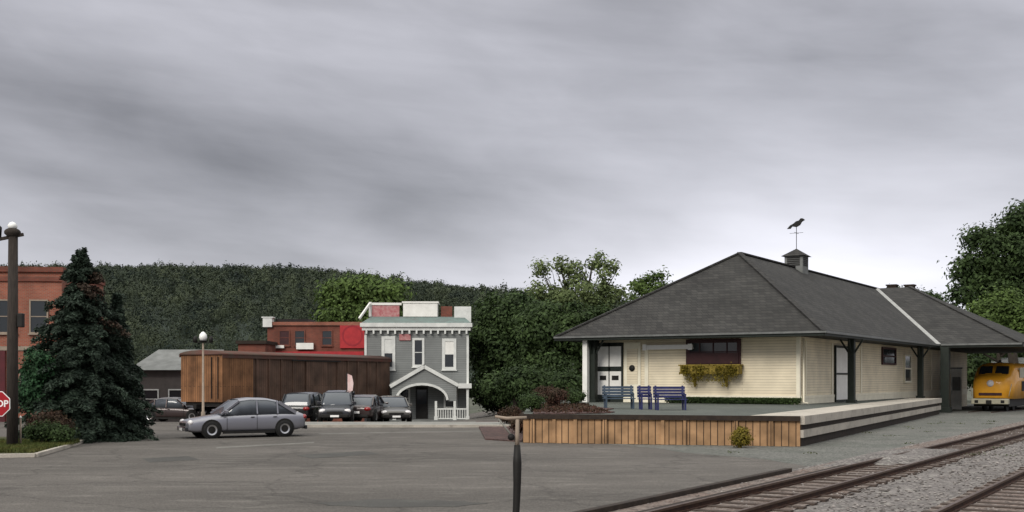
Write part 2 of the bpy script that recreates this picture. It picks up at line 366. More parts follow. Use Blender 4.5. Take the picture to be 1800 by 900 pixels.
def sky_noise(sx, sz, scale, detail, tilt=0.0, off=0.0):
    cb = N.new('ShaderNodeCombineXYZ')
    L.new(mth('MULTIPLY', X, sx), cb.inputs[0]); L.new(mth('ADD', mth('MULTIPLY', Y, sx), off), cb.inputs[1])
    L.new(mth('ADD', mth('MULTIPLY', Z, sz), mth('MULTIPLY', X, tilt)), cb.inputs[2])
    n = N.new('ShaderNodeTexNoise'); n.inputs['Scale'].default_value = scale; n.inputs['Detail'].default_value = detail; n.inputs['Roughness'].default_value = 0.5
    n.inputs['Distortion'].default_value = 0.3
    L.new(cb.outputs[0], n.inputs['Vector']); return n.outputs['Fac']
def gauss(v, c, s):
    d = mth('DIVIDE', mth('SUBTRACT', v, c), s); return mth('POWER', 2.718, mth('MULTIPLY', mth('MULTIPLY', d, d), -1.0))
n1 = sky_noise(1.0, 3.2, 2.0, 6, 0.5, 3.3)
n2 = sky_noise(1.0, 2.8, 5.5, 10, 0.5, 1.7)
n3 = sky_noise(1.0, 9.0, 6.0, 8, 0.6, 5.7)
base = mth('ADD', mth('MULTIPLY', mth('SUBTRACT', n1, 0.5), 0.32), mth('MULTIPLY', mth('SUBTRACT', n2, 0.5), 0.25))
base = mth('ADD', base, mth('MULTIPLY', mth('SUBTRACT', n3, 0.5), 0.08))
base = mth('ADD', base, 0.355)
# dark cloud belt to the left, brighter break low on the right
belt = mth('MULTIPLY', gauss(Z, mth('ADD', 0.158, mth('MULTIPLY', az, -0.15)), 0.06), mth('SUBTRACT', 1.0, mth('MULTIPLY_ADD', az, 2.6, 0.30), None, True))
m_ = mth('MULTIPLY', belt, 0.155); base = mth('SUBTRACT', base, m_)
brk = mth('MULTIPLY', gauss(az, 0.22, 0.24), gauss(Z, 0.07, 0.085))
base = mth('ADD', base, mth('MULTIPLY', brk, 0.34))
low = gauss(Z, 0.085, 0.022)
base = mth('ADD', base, mth('MULTIPLY', low, 0.06))
# overhead cloud lets more light through, as under any overcast
zen = mth('MULTIPLY', mth('SUBTRACT', Z, 0.33, None, True), 1.5)
base = mth('ADD', base, zen)
cr = N.new('ShaderNodeCombineColor')
L.new(mth('MULTIPLY', base, 0.995), cr.inputs[0]); L.new(mth('MULTIPLY', base, 0.99), cr.inputs[1]); L.new(mth('MULTIPLY', base, mth('SUBTRACT', 1.08, mth('MULTIPLY', mth('SUBTRACT', Z, 0.3, None, True), 0.25))), cr.inputs[2])
b2 = N.new('ShaderNodeBackground'); b2.inputs[1].default_value = 1.0; L.new(cr.outputs[0], b2.inputs[0])
ms = N.new('ShaderNodeMixShader'); ms.inputs[0].default_value = 0.93; L.new(b1.outputs[0], ms.inputs[1]); L.new(b2.outputs[0], ms.inputs[2]); L.new(ms.outputs[0], out.inputs[0])
vs = scene.view_settings; vs.view_transform = 'Standard'; vs.look = 'None'; vs.exposure = 0.55; vs.gamma = 1; vs.use_curve_mapping = False

# ---------------------------------------------------------------- ground and paving
def sheet(name, xs, ys, off, m, kind='structure', xf=None):
    mb = MB(); nx, ny = len(xs), len(ys); vv = []
    for y in ys:
        for x in xs:
            xx = xf(x, y) if xf else x
            vv.append((xx, y, g_h(xx, y)+off))
    mb.add(vv, [(j*nx+i, j*nx+i+1, (j+1)*nx+i+1, (j+1)*nx+i) for j in range(ny-1) for i in range(nx-1)])
    o = mb.build(name, m, fix=False); o['kind'] = kind; return o
def fr(a, b, st): return list(np.arange(a, b, st)) + [b]
sheet('ground', [-2500,-600,-200]+fr(-100,100,2)+[200,600,2500], [-400,-20]+fr(0,130,2)+[200,500,1200,3000], -0.03, M['dirt'])
TD = Vector((0.5299,0.848,0)); TN = Vector((0.848,-0.5299,0))     # along and across the tracks
def xline(X0, y): return X0 + (y-23.6)*0.6249
XA, XB, XC, XD, XE = 4.22, 5.55, 6.95, 10.15, 11.65
sheet('parking_lot', list(np.linspace(0,1,46)), [-6,2]+fr(4,110,2), 0.0, M['asphalt'],
      xf=lambda t, y: -90 + t*((xline(XA-0.25, y) if y < 60 else xline(XA-0.25, 60))+90))
sheet('gravel_path', [0,1], fr(28,110,0.8), 0.004, M['gravel'], xf=lambda t, y: xline(XA-0.2, y) - (1-t)*max(0.05, min(12, (y-30)*1.1)+0.25*math.sin(y*1.3)))
sheet('ballast_bed', [0,1], [-6]+fr(0,260,10), 0.008, M['ballast'], xf=lambda t, y: xline(XA-0.25, y)+t*60)
sheet('track_bed', [0,1], [-6]+fr(0,260,10), 0.03, M['trackbed'], xf=lambda t, y: xline(XA, y)+t*(XC+0.35-XA))
sheet('siding_bed', [0,1], [-6]+fr(0,260,10), 0.03, M['trackbed'], xf=lambda t, y: xline(XD-0.5, y)+t*(XE-XD+1.1))
# loose stones scattered over ballast
def stones(name, n, xa, xb, y0, y1, smin, smax, m, z=0.02):
    mb_v = []; mb_f = []
    ico = [(0,0,1),(0.9,0,0.1),(0.2,0.85,0.1),(-0.75,0.45,0),(-0.6,-0.6,0.1),(0.3,-0.85,0),(0,0,-0.6)]
    fc = [(0,1,2),(0,2,3),(0,3,4),(0,4,5),(0,5,1),(6,2,1),(6,3,2),(6,4,3),(6,5,4),(6,1,5)]
    for _ in range(n):
        y = y0+(y1-y0)*random.random()**1.7; x = xline(random.uniform(xa, xb), y)
        s = random.uniform(smin, smax)*(0.7+y/60); a = random.random()*6.28; o = len(mb_v)
        for (px, py, pz) in ico:
            j = random.uniform(0.7,1.2)
            mb_v.append((x+s*j*(px*math.cos(a)-py*math.sin(a)), y+s*j*(px*math.sin(a)+py*math.cos(a)), z+s*0.6*pz*j))
        mb_f += [tuple(i+o for i in f) for f in fc]
    mb = MB(); mb.add(mb_v, mb_f); o = mb.build(name, m, fix=False); o['kind'] = 'stuff'
    tag(o, 'loose pinkish grey ballast stones scattered between and beside the rails', 'gravel')
M['stones'] = mat('ballast_stone', (0.23,0.21,0.20), (0.105,0.093,0.087), 0.9, 0.9, island=0.45)
stones('loose_stones', 17000, XA-0.1, XE+9, 12, 75, 0.02, 0.05, M['stones'])

def along(X0, y, z=0): return Vector((xline(X0, y), y, z))
def track(name, label, xl, xr, y0, y1, n):
    t = thing(name, label, 'railway track', along((xl+xr)/2, y0))
    base = t.location
    for X0 in (xl, xr):
        mb = MB(); a = along(X0, y0)-base; b_ = along(X0, y1)-base
        up = Vector((0,0,1))
        mb.beam(a+up*0.045, b_+up*0.045, 0.15, 0.03); mb.beam(a+up*0.095, b_+up*0.095, 0.03, 0.07)
        r = mb.build('rail', M['rust'], t)
        mb = MB(); mb.beam(a+up*0.15, b_+up*0.15, 0.075, 0.04); mb.build('rail_head', M['railtop'], r)
    for i in range(n):
        y = y0+(y1-y0)*(i+0.5)/n; c = along((xl+xr)/2, y)-base + TN*random.uniform(-0.05,0.05)
        mb = MB(); hw = (xr-xl)*0.424+0.42
        mb.beam(c-TN*hw+Vector((0,0,0.0)), c+TN*hw, 0.21, 0.09+random.uniform(-0.02,0.02)); mb.build('sleeper', M['sleeper'], t)
    return t
track('railway_track', 'rusty railway track nearest the platform, running up to the gravel crossing', XB, XC, 9, 62, 90)
track('railway_track', 'second railway track cutting only the lower right corner', XD, XE, 9, 60, 86)
# timber guard along the paved edge beside the rail
mb = MB(); p0 = along(XA, 12); 
mb.beam(Vector((0,0,0.06)), along(XA, 27.6)-p0+Vector((0,0,0.06)), 0.16, 0.13)
o = mb.build('edge_timber', M['darkwood'], bevel=0.01); o.location = p0
tag(o, 'long dark timber sunk along the asphalt edge beside the rusty track', 'timber')
mb = MB(); p0 = along(XB-0.32, 12)
mb.beam(Vector((0,0,0.05)), along(XB-0.32, 29.0)-p0+Vector((0,0,0.05)), 0.3, 0.10)
o = mb.build('crossing_plank', M['darkwood'], bevel=0.01); o.location = p0
tag(o, 'heavy dark plank lying tight against the nearest rusty rail', 'timber')
# gravel foot crossing raised to the rail heads
def gp(px, py, z=0.135): Yd = (CAMH-z)*F/(py-HZ); return (at(px, Yd), Yd)
mb = MB(); nn = 26; vv = []
for j_ in range(nn):
    for i_ in range(nn):
        u, v = i_/(nn-1), j_/(nn-1)
        yy = 29.5+v*6.2+(u-0.5)*1.0; X0 = XA+0.1+u*(XC-0.12-XA-0.1)
        p = along(X0, yy); e = min(1, 5*min(v, 1-v))*min(1, 7*min(u, 1-u))
        vv.append((p.x, p.y, 0.02+0.155*e*(0.93+0.1*math.sin(u*9+v*13)) + random.uniform(-0.008,0.008)*e))
mb.add(vv, [(j_*nn+i_, j_*nn+i_+1, (j_+1)*nn+i_+1, (j_+1)*nn+i_) for j_ in range(nn-1) for i_ in range(nn-1)], True)
o = mb.build('gravel_crossing', M['ballast'], fix=False); o['kind'] = 'structure'

def flat_poly(name, pts, z, m):
    mb = MB(); mb.add([(x,y,z) for x,y in pts], [tuple(range(len(pts)))]); o = mb.build(name, m, fix=False); o['kind'] = 'structure'; return o
def ragged(cx, cy, rx, ry, n=22):
    return [(cx+rx*math.cos(2*PI*k/n)*random.uniform(0.8,1.1), cy+ry*math.sin(2*PI*k/n)*random.uniform(0.8,1.1)) for k in range(n)]
M['worn'] = ground_mat('worn_paint', (0.20,0.195,0.175), (0.12,0.115,0.105), (0.10,0.10,0.09), s1=1.5, s2=5, grit=(50,0.2))
M['repair'] = ground_mat('asphalt_repair', (0.075,0.073,0.068), (0.06,0.058,0.054), (0.09,0.088,0.08), s1=0.5, s2=1, grit=(60,0.2))
flat_poly('bay_line', [gp(380,786,0),gp(552,777,0),gp(552,779,0),gp(380,788.5,0)], 0.005, M['worn'])
flat_poly('bay_line', [gp(560,762,0),gp(850,757,0),gp(850,758.4,0),gp(560,763.4,0)], 0.005, M['worn'])
flat_poly('asphalt_patch', [gp(250,806,0),gp(330,802,0),gp(352,808,0),gp(262,813,0)], 0.005, M['repair'])
flat_poly('asphalt_patch', [gp(520,800,0),gp(640,793,0),gp(668,798,0),gp(548,806,0)], 0.005, M['repair'])
flat_poly('asphalt_patch', ragged(at(700,20.6),20.9,1.5,0.7), 0.005, M['repair'])
# far pavement with kerb
def strip(name, x0, x1, ya, yb, h, m):
    mb = MB(); xs = fr(x0, x1, 1.5); vv = []
    for x in xs:
        ga, gb = g_h(x, ya), g_h(x, yb)
        vv += [(x,ya,ga-0.05),(x,ya,ga+h),(x,yb,gb+h),(x,yb,gb-0.05)]
    n = len(xs)
    mb.add(vv, [(i*4+k, (i+1)*4+k, (i+1)*4+(k+1)%4, i*4+(k+1)%4) for i in range(n-1) for k in range(4)]+[(0,1,2,3),((n-1)*4+3,(n-1)*4+2,(n-1)*4+1,(n-1)*4)])
    o = mb.build(name, m); o['kind'] = 'structure'; return o
strip('pavement', -13.0, 1.6, 53.5, 57.6, 0.10, M['sidewalk'])
strip('kerb', -12.9, 1.7, 53.25, 53.49, 0.12, M['concrete'])

# ---------------------------------------------------------------- hill
def ridge(px):
    pts = [(-400,505),(0,480),(100,474),(200,466),(330,463),(470,467),(560,473),(700,489),(800,502),(880,514),(960,528),(1100,535),(1300,560),(1700,590),(2400,600)]
    for (a, ya), (b, yb) in zip(pts, pts[1:]):
        if a <= px <= b: return ya+(yb-ya)*(px-a)/(b-a)
    return pts[0][1] if px < pts[0][0] else pts[-1][1]
HY0, HY1 = 330.0, 900.0
def hill_h(x, y):
    px = 900+F*x/y*1.0
    top = (HZ-ridge(900+F*x/HY1))/F*HY1 + CAMH - 15.0
    t = (y-HY0)/(HY1-HY0); t = max(0.0, t)
    if t <= 1: s = 1-(1-t)**1.7
    else: s = max(0, 1-(t-1)*1.5)
    return -1.5 + (top+1.5)*s + 3.0*math.sin(x*0.013+y*0.011)*s*min(1,abs(1-t)*3) + 2*math.sin(x*0.031-y*0.017)*s*min(1,abs(1-t)*3)
mb = MB(); xs = fr(-620, 820, 20); ys = fr(HY0-30, 1250, 20); vv = []
for y in ys:
    for x in xs: vv.append((x, y, hill_h(x, y)))
nx = len(xs)
mb.add(vv, [(j*nx+i, j*nx+i+1, (j+1)*nx+i+1, (j+1)*nx+i) for j in range(len(ys)-1) for i in range(nx-1)], True)
o = mb.build('hill', M['hill'], fix=False); o['kind'] = 'structure'
cens = []; nors = []; szs = []
for _ in range(3900):
    y = HY0 + (HY1+25-HY0)*random.random()**0.75; x = random.uniform(-0.52, 0.12)*y
    h = random.uniform(7, 11)*(1.2 if random.random() < 0.06 else 1); r = h*random.uniform(0.42,0.62); z = hill_h(x, y)
    if random.random() < 0.22: r *= 0.5; h *= 1.15           # a conifer here and there
    k = int(130*(900/y)**1.15)
    p = rvec(k); p[:,2] = np.abs(p[:,2]); lump = 1+0.22*np.sin(p[:,:1]*5+random.random()*6)*np.cos(p[:,1:2]*5+random.random()*6)
    rr = (0.8+0.2*rng.random((k,1)))*lump
    q = p*rr*np.array([r, r, h*0.72]); q[:,2] += h*0.22
    cens.append(q+np.array([x,y,z])); nors.append(p/np.array([r,r,h*0.72])*r); szs.append(np.full((k,1), 0.00088*y*(0.85 if r < 3 else 1)))
o = leaf_cloud('wooded_hillside', np.concatenate(cens), np.concatenate(szs), M['forest'], None, np.concatenate(nors), 0.2)
tag(o, 'far dark green wood covering the long ridge behind the town', 'forest', kind='stuff')

# ---------------------------------------------------------------- trees
def crown_points(lobes, n_clump, n_leaf, spread):
    res = []; nrs = []
    vol = np.array([l[3]*l[4]*l[5] for l in lobes]); vol = vol**0.75; vol /= vol.sum()
    for l, vshare in zip(lobes, vol):
        k = max(3, int(n_clump*vshare)); d = rvec(k); rr = (0.35+0.65*rng.random((k,1))**0.5)
        c = np.array(l[:3]) + d*rr*np.array(l[3:6])
        sp_ = spread*(0.6+0.8*rng.random((k,1,1)))
        o_ = rng.normal(size=(k,n_leaf,3))
        pts = c[:,None,:] + o_*sp_*np.array([1,1,0.7])
        res.append(pts.reshape(-1,3))
        nr = o_*0.5 + d[:,None,:]*0.6 + np.array([0,0,0.35]); nrs.append(nr.reshape(-1,3))
    return np.concatenate(res), np.concatenate(nrs)
def tree(name, label, x, y, H, lobes, leafm, trunk_r=0.2, n_clump=260, n_leaf=70, spread=0.38, leaf=0.13, group=None, cat='tree', zb=None, trunk_h=None):
    z = g_h(x, y) if zb is None else zb
    t = thing(name, label, cat, (x,y,z), group=group)
    top = H*0.7
    mb = MB(); pts = [(0,0,-0.1),(0.05*H*0.1,0,H*0.2),(-0.02*H,0.01*H,H*0.42),(0.01*H,0,top)]
    mb.tube(pts, [trunk_r*1.25, trunk_r, trunk_r*0.7, trunk_r*0.25], 9)
    for l in lobes:
        b0 = Vector((random.uniform(-.1,.1), random.uniform(-.1,.1), min(l[2]*0.6, H*0.45)))
        e = Vector(l[:3]); mid = (b0+e)/2+Vector((0,0,-0.04*H))
        mb.tube([b0, mid, e], [trunk_r*0.5, trunk_r*0.3, trunk_r*0.08], 6)
        for _ in range(3):
            d = Vector(rvec(1)[0]); d.z = abs(d.z); e2 = e+Vector((d.x*l[3]*.8, d.y*l[4]*.8, d.z*l[5]*.8))
            mb.tube([mid, (mid+e2)/2+Vector((0,0,.05)), e2], [trunk_r*0.25, trunk_r*0.15, trunk_r*0.04], 5)
    mb.build('trunk', M['bark'], t)
    cp, cn = crown_points(lobes, n_clump, n_leaf, spread); leaf_cloud('crown', cp, leaf, leafm, t, cn)
    return t
def spruce(name, label, x, y, H, W, brown=True):
    t = thing(name, label, 'tree', (x,y,g_h(x,y)))
    mb = MB(); mb.tube([(0,0,-0.1),(0,0,H*0.5),(0.03,0,H*0.97)], [0.16,0.09,0.015], 8); mb.build('trunk', M['bark'], t)
    A = {0:[[],[],[]], 1:[[],[],[]]}
    z = 0.25
    while z < H*0.985:
        f = z/H
        rmax = W/2*(1-f)**0.80*(1.0 if f > 0.12 else 0.85+f)
        nb = max(4, int(15*(1-f)+4))
        a0 = random.random()*6.28
        for k in range(nb):
            a = a0+2*PI*k/nb+random.uniform(-.2,.2)
            r = rmax*random.uniform(0.62,1.12)
            # lumpy right shoulder
            droop = -0.22*r*random.uniform(0.3,1.3)+(0.3*r if f > 0.8 else 0.0)
            e = np.array([math.cos(a)*r, math.sin(a)*r, droop]); s0 = np.array([0,0,z+random.uniform(-.08,.08)])
            n = int(60+340*r/2.3)
            tt = rng.random(n)**0.7
            side = np.array([-math.sin(a), math.cos(a), 0.0])
            wd = 0.30*r*(1-tt)*0.8+0.13
            lat = (rng.random(n)*2-1)*wd
            curve = 0.10*r*np.sin(tt*PI)
            cen = s0+e*tt[:,None]+side*lat[:,None]+np.array([0,0,1.0])*(curve - np.abs(lat)*0.35+rng.normal(size=n)*0.05)[:,None]
            d = (e/np.linalg.norm(e))*0.55 + side*np.sign(lat)[:,None]*0.75 + np.array([0,0,-0.25]) + rng.normal(size=(n,3))*0.3
            d /= np.linalg.norm(d, axis=1, keepdims=True)
            w_ = np.cross(d, rvec(n)); w_ /= np.linalg.norm(w_, axis=1, keepdims=True)+1e-9
            key = 1 if brown and random.random() < (0.28 if (0.55 < f < 0.85 and math.cos(a) > 0.35) else 0.0) else 0
            L_ = (0.055+0.045*rng.random((n,1)))
            A[key][0].append(cen); A[key][1].append(d*L_); A[key][2].append(w_*L_*0.42)
        z += 0.17+0.10*(1-f)
    for key, nm, mt in ((0,'foliage',M['spruce']),(1,'browned_foliage',M['sprucebrown'])):
        if A[key][0]: 
            o = quads(nm, np.concatenate(A[key][0]), np.concatenate(A[key][1]), np.concatenate(A[key][2]), mt, t)
            if key: o['label'] = 'browned needles on the upper right of the spruce'
    return t
yS = 42.5
spruce('spruce_tree', 'tall dark spruce with browned needles standing left of the silver car', at(143,yS), yS, hz(434,yS), 6.4)
spruce('spruce_tree', 'lower dark spruce crowding against the right side of the tall spruce', at(205,44.0), 44.0, hz(510,44.0), 2.8, False)
x = at(68, 41); tree('leafy_shrub', 'bright green leafy shrub between the utility pole and the spruce', x, 41.0, 3.6,
    [(0,0,2.7,0.38,0.35,0.6),(-0.15,0,1.9,0.4,0.4,0.6),(0.2,0.1,1.3,0.45,0.4,0.5)], M['shrubgreen'], 0.06, 120, 70, 0.16, 0.06, cat='shrub')
x = at(82, 38.5); tree('low_shrub', 'low reddish brown shrub beside the foot of the utility pole', x, 38.6, 1.2,
    [(0,0,0.8,0.5,0.35,0.3),(0.35,0,0.6,0.35,0.3,0.25)], M['leafred'], 0.04, 90, 70, 0.13, 0.05, cat='shrub')
x = at(70, 37.8); tree('low_shrub', 'low dark green shrub in the grass verge by the kerb', x, 38.0, 0.9,
    [(0,0,0.5,0.6,0.3,0.3),(0.6,0,0.45,0.4,0.3,0.25)], M['leafdark'], 0.03, 80, 60, 0.11, 0.045, cat='shrub')

def T(px, d, ytop, lobes_px, label, m, **kw):
    """lobes given as picture-sized ellipses around the trunk column, in metres after scaling at distance d"""
    s = d/F; x = at(px, d); z0 = g_h(x, d); L_ = []
    for (lx, ly, rx, ry) in lobes_px:
        L_.append(((lx-px)*s, random.uniform(-.25,.25)*rx*s, hz(ly, d)-z0, rx*s, rx*s*0.85, ry*s))
    return tree(kw.pop('name','leafy_tree'), label, x, d, hz(ytop,d)-z0, L_, m, **kw)
G1 = 'leafy trees beside the station'
T(1015, 98, 440, [(1000,560,70,50),(960,520,45,25),(955,478,22,14),(985,463,17,12),(1012,478,30,22),(1043,462,20,17),(1075,482,22,24),(1020,520,60,28),(1078,520,28,24)],
  'tallest pale green tree rising behind the left slope of the station roof', M['leaflight'], trunk_r=0.3, n_clump=230, n_leaf=60, spread=0.36, leaf=0.15, group=G1)
T(880, 90, 505, [(880,560,45,45),(860,620,40,60),(905,640,50,60),(920,555,45,40),(870,690,45,28)],
  'dense dark green tree just right of the grey house', M['leafdark'], trunk_r=0.25, n_clump=300, n_leaf=100, spread=0.42, leaf=0.16, group=G1)
T(965, 84, 525, [(960,580,55,45),(950,650,50,50),(1000,640,50,60),(990,570,50,40),(925,690,50,25),(985,700,60,20),(1050,600,50,60)],
  'broad dark green tree overhanging the left end of the station', M['leafdark'], trunk_r=0.25, n_clump=380, n_leaf=100, spread=0.40, leaf=0.15, group=G1)
T(905, 72, 610, [(880,680,30,25),(920,675,35,30),(955,690,30,22),(985,680,40,30)],
  'low dark bushy tree at the car park edge in front of the other trees', M['leafdark'], trunk_r=0.15, n_clump=300, n_leaf=70, spread=0.3, leaf=0.11, group=G1)
T(1145, 120, 478, [(1120,500,20,10),(1145,488,14,9),(1165,488,12,8),(1150,520,50,20)],
  'small distant tree top peeping over the left hip of the station roof', M['leafmid'], trunk_r=0.2, n_clump=90, n_leaf=60, spread=0.35, leaf=0.16, group=G1)
T(630, 120, 490, [(600,520,35,25),(640,510,40,20),(680,515,35,18),(620,560,60,40),(680,560,45,40)],
  'yellow green tree behind the red brick building and the grey house', M['leafmid'], trunk_r=0.3, n_clump=420, n_leaf=60, spread=0.6, leaf=0.22)
G2 = 'trees behind the locomotive'
T(1780, 107, 355, [(1730,420,35,20),(1700,470,26,30),(1760,450,45,40),(1800,400,35,40),(1812,372,22,24),(1840,420,60,60),(1745,500,50,35),(1690,520,22,22),(1800,500,60,50),(1860,500,60,60)],
  'tallest dark leafy tree at the right edge behind the station', M['leafdark'], trunk_r=0.45, n_clump=620, n_leaf=70, spread=0.5, leaf=0.19, group=G2)
T(1760, 97, 510, [(1735,560,35,30),(1770,545,38,35),(1800,570,40,40),(1700,590,30,28),(1850,560,40,40)],
  'lower bright green tree in front of the tall dark one', M['leafmid'], trunk_r=0.25, n_clump=420, n_leaf=70, spread=0.42, leaf=0.16, group=G2)
T(1640, 125, 505, [(1600,520,16,10),(1625,530,30,14),(1575,515,9,12)],
  'small dark tree top showing above the far roof ridge', M['leafdark'], trunk_r=0.2, n_clump=80, n_leaf=60, spread=0.35, leaf=0.17, group=G2)
T(1800, 112, 610, [(1760,640,60,40),(1840,640,60,50),(1700,660,40,30)],
  'dark undergrowth tree filling the gap behind the locomotive', M['leafdark'], trunk_r=0.2, n_clump=260, n_leaf=60, spread=0.5, leaf=0.2, group=G2)
T(290, 95, 640, [(265,690,40,30),(300,660,40,30),(330,690,40,30)],
  'dark bushy tree between the pale roofed house and the boxcar', M['leafdark'], trunk_r=0.2, n_clump=200, n_leaf=60, spread=0.4, leaf=0.16)

# grass verge, left foreground
mb = MB(); vp = [gp(-60,803,0), gp(60,801,0), gp(108,789,0), gp(150,776,0), gp(-60,770,0)]
mb.prism(vp, 0.0, 0.09); o = mb.build('verge', M['turf']); o['kind'] = 'structure'
mb = MB(); kp = [gp(-60,806,0), gp(62,804,0), gp(113,789,0), gp(156,775,0)]
for a, b_ in zip(kp, kp[1:]): mb.beam((a[0],a[1],0.06), (b_[0],b_[1],0.06), 0.14, 0.12)
o = mb.build('verge_kerb', M['concrete'], bevel=0.01); o['kind'] = 'structure'
n = 9000; px = rng.uniform(-60,140,n); dd = rng.uniform(33.6,40,n)
keep = dd > (33.6+np.clip((px-60)/80,0,1)*5)
px, dd = px[keep], dd[keep]; n = len(px)
cen = np.stack([(px-900)/F*dd, dd, np.full(n,0.14)], 1)
d = rng.normal(size=(n,3))*0.35; d[:,2] = 1; d *= 0.07; w_ = rvec(n)*0.02; w_[:,2] = 0
o = quads('grass', cen, d, w_, M['grass']); tag(o, 'rough yellowish grass on the verge under the utility pole', 'grass', kind='stuff')
# weeds on the gravel by the platform and rails
cens = []
for _ in range(45):
    y = random.uniform(33, 60); X0 = random.choice([random.uniform(XA-4.5, XA), random.uniform(XC+0.5, XD), random.uniform(XC+.3, XC+1)])
    p = along(X0, y); k = 24
    q = rng.normal(size=(k,3))*np.array([0.16,0.16,0.02]); q[:,2] = np.abs(q[:,2])+0.05
    cens.append(q+np.array([p.x,p.y,0.0]))
M['weed'] = leaf_mat('weed_leaves', (0.07,0.09,0.045), (0.09,0.09,0.05), 1.5, 0.4)
o = leaf_cloud('weeds', np.concatenate(cens), 0.03, M['weed']); tag(o, 'low weeds sprouting through the gravel beside the tracks', 'weeds', kind='stuff')

# ---------------------------------------------------------------- station
TH = R(32); CX, CY = 14.4, 57.0
def st_world(a, b): return (CX+a*math.cos(TH)+b*math.sin(TH), CY-a*math.sin(TH)+b*math.cos(TH))
def a_at(px, b):      # along the front wall for a picture column
    k = (px-900)/F; # (CX+a c + b s) = k (CY - a s + b c)
    c, s = math.cos(TH), math.sin(TH)
    return (k*(CY+b*c)-CX-b*s)/(c+k*s)
def b_at(px, a):
    k = (px-900)/F; c, s = math.cos(TH), math.sin(TH)
    return (k*(CY-a*s)-CX-a*c)/(s-k*c)
DK = 1.0
def fz(py, a, b): X_, Y_ = st_world(a, b); return hz(py, Y_)
st = thing('station_building', 'long cream clapboard railway station with wide dark hipped roof and cupola', 'building', (CX,CY,0), -TH)
WL = -12.3; WB = 44.0; WT = 4.62; EZ = 4.53
mb = MB(); mb.box(WL, 0, 0, WB, 0.0, WT); mb.build('wall', M['cream'], st)
mb = MB()
mb.box(-0.16,0.03,-0.03,0.16,DK,WT-0.1); mb.box(WL-0.03,WL+0.16,-0.03,0.16,DK,WT-0.1)
mb.box(WL+0.17,-0.17,-0.045,-0.002,DK+0.28,DK+0.42); mb.box(0.002,0.045,0.17,WB,DK+0.28,DK+0.42)
mb.box(WL+0.17,-0.17,-0.03,-0.002,DK-0.02,DK+0.278); mb.box(0.002,0.03,0.17,WB,DK-0.02,DK+0.278)
for a in (a_at(1137,0),): mb.box(a-0.11,a+0.11,-0.05,-0.003,DK+0.43,3.85)
mb.box(0.003,0.05, 0.9, 1.02, DK+0.43, 4.2)
for bb in (b_at(1462,0), b_at(1513,0), b_at(1637,0)): mb.box(0.003,0.05,bb-0.12,bb+0.12,DK+0.43,4.2)
mb.build('corner_board', M['trim'], st)
# front cream area trim beam under the eave
a0, a1 = a_at(1131,-0.25), a_at(1216,-0.25)
mb = MB(); mb.box(a0, a1, -0.28, -0.055, 3.84, 4.08); mb.box(a0-0.03,a0+0.2,-0.31,-0.282,3.80,4.12); mb.box(a1-0.2,a1+0.03,-0.31,-0.282,3.80,4.12)
mb.build('white_lintel', M['signwhite'], st)
# hipped roof
e0, e1 = -13.1, 1.8; f0 = -1.8; fb = WB+1.8; rc = (e0+e1)/2; RZ = 9.5; r0 = 6.6; r1 = fb-8.4
wa, wb0, wbm = 7.0, 23.9, 37.0; wr = -3.0; wb1 = 50.1 if False else fb
mb = MB()
V = [(e0,f0,EZ),(e1,f0,EZ),(rc,r0,RZ),(rc,r1,RZ),(e1,fb,EZ),(e0,fb,EZ)]
mb.add(V, [(0,1,2),(1,4,3,2),(4,5,3),(5,0,2,3),(0,5,4,1)])
o = mb.build('roof', M['shingle'], st)
# shingle coordinates follow the slope height, which the brick pattern uses through z
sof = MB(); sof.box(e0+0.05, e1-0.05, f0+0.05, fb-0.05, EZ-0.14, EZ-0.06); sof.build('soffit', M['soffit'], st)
mb = MB()
for (p, q) in (((e0,f0),(e1,f0)),((e1,f0),(e1,wb0)),((e0,f0),(e0,fb))):
    mb.beam((p[0],p[1],EZ-0.075),(q[0],q[1],EZ-0.075),0.05,0.20)
mb.build('fascia', M['darkgreen'], st)
mb = MB(); mb.beam((e1+0.07,f0,EZ-0.0),(e1+0.07,wb0,EZ-0.0),0.09,0.11); mb.beam((e0,f0-0.07,EZ),(e1+0.11,f0-0.07,EZ),0.09,0.09)
mb.build('gutter', M['gutter'], st)
# cross wing over the track side
wg = MB()
Vw = [(e1-0.0,wb0,EZ),(wa,wb0,EZ),(wr,wbm,RZ),(rc,wbm,RZ+0.0),(wa,fb,EZ),(e1,fb,EZ)]
Vw = [(x,y,z+0.02) for x,y,z in Vw]
wg.add(Vw, [(0,1,2,3),(1,4,2),(4,5,3,2),(0,5,4,1)])
wg.build('wing_roof', M['shingle'], st)
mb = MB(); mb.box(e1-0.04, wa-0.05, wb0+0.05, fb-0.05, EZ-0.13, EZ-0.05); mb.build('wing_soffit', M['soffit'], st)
mb = MB(); mb.beam((e1,wb0-0.02,EZ-0.07),(wa,wb0-0.02,EZ-0.07),0.05,0.22); mb.beam((wa+0.02,wb0,EZ-0.07),(wa+0.02,fb,EZ-0.07),0.05,0.22)
mb.build('wing_fascia', M['darkgreen'], st)
mb = MB(); mb.beam((e1+0.2,wb0-0.1,EZ+0.02),(wa,wb0-0.1,EZ+0.02),0.10,0.12); mb.build('wing_gutter', M['gutter'], st)
mb = MB()
a_ = Vector((e1+0.02,wb0,EZ+0.06)); b_ = Vector((rc,wbm,RZ+0.06))
mb.beam(a_, b_, 0.30, 0.05); mb.build('valley_flashing', M['flash'], st)
mb = MB()
for (p, q) in (((e0,f0,EZ+.04),(rc,r0,RZ+.04)),((e1,f0,EZ+.04),(rc,r0,RZ+.04)),((rc,r0,RZ+.04),(rc,r1,RZ+.04)),((wa,wb0,EZ+.06),(wr,wbm,RZ+.05))):
    mb.beam(p, q, 0.28, 0.08)
mb.build('ridge_cap', M['shingle'], st)
# brackets under the eave
for bb in [b_at(1497,0)+k for k in (0,)]:
    pass
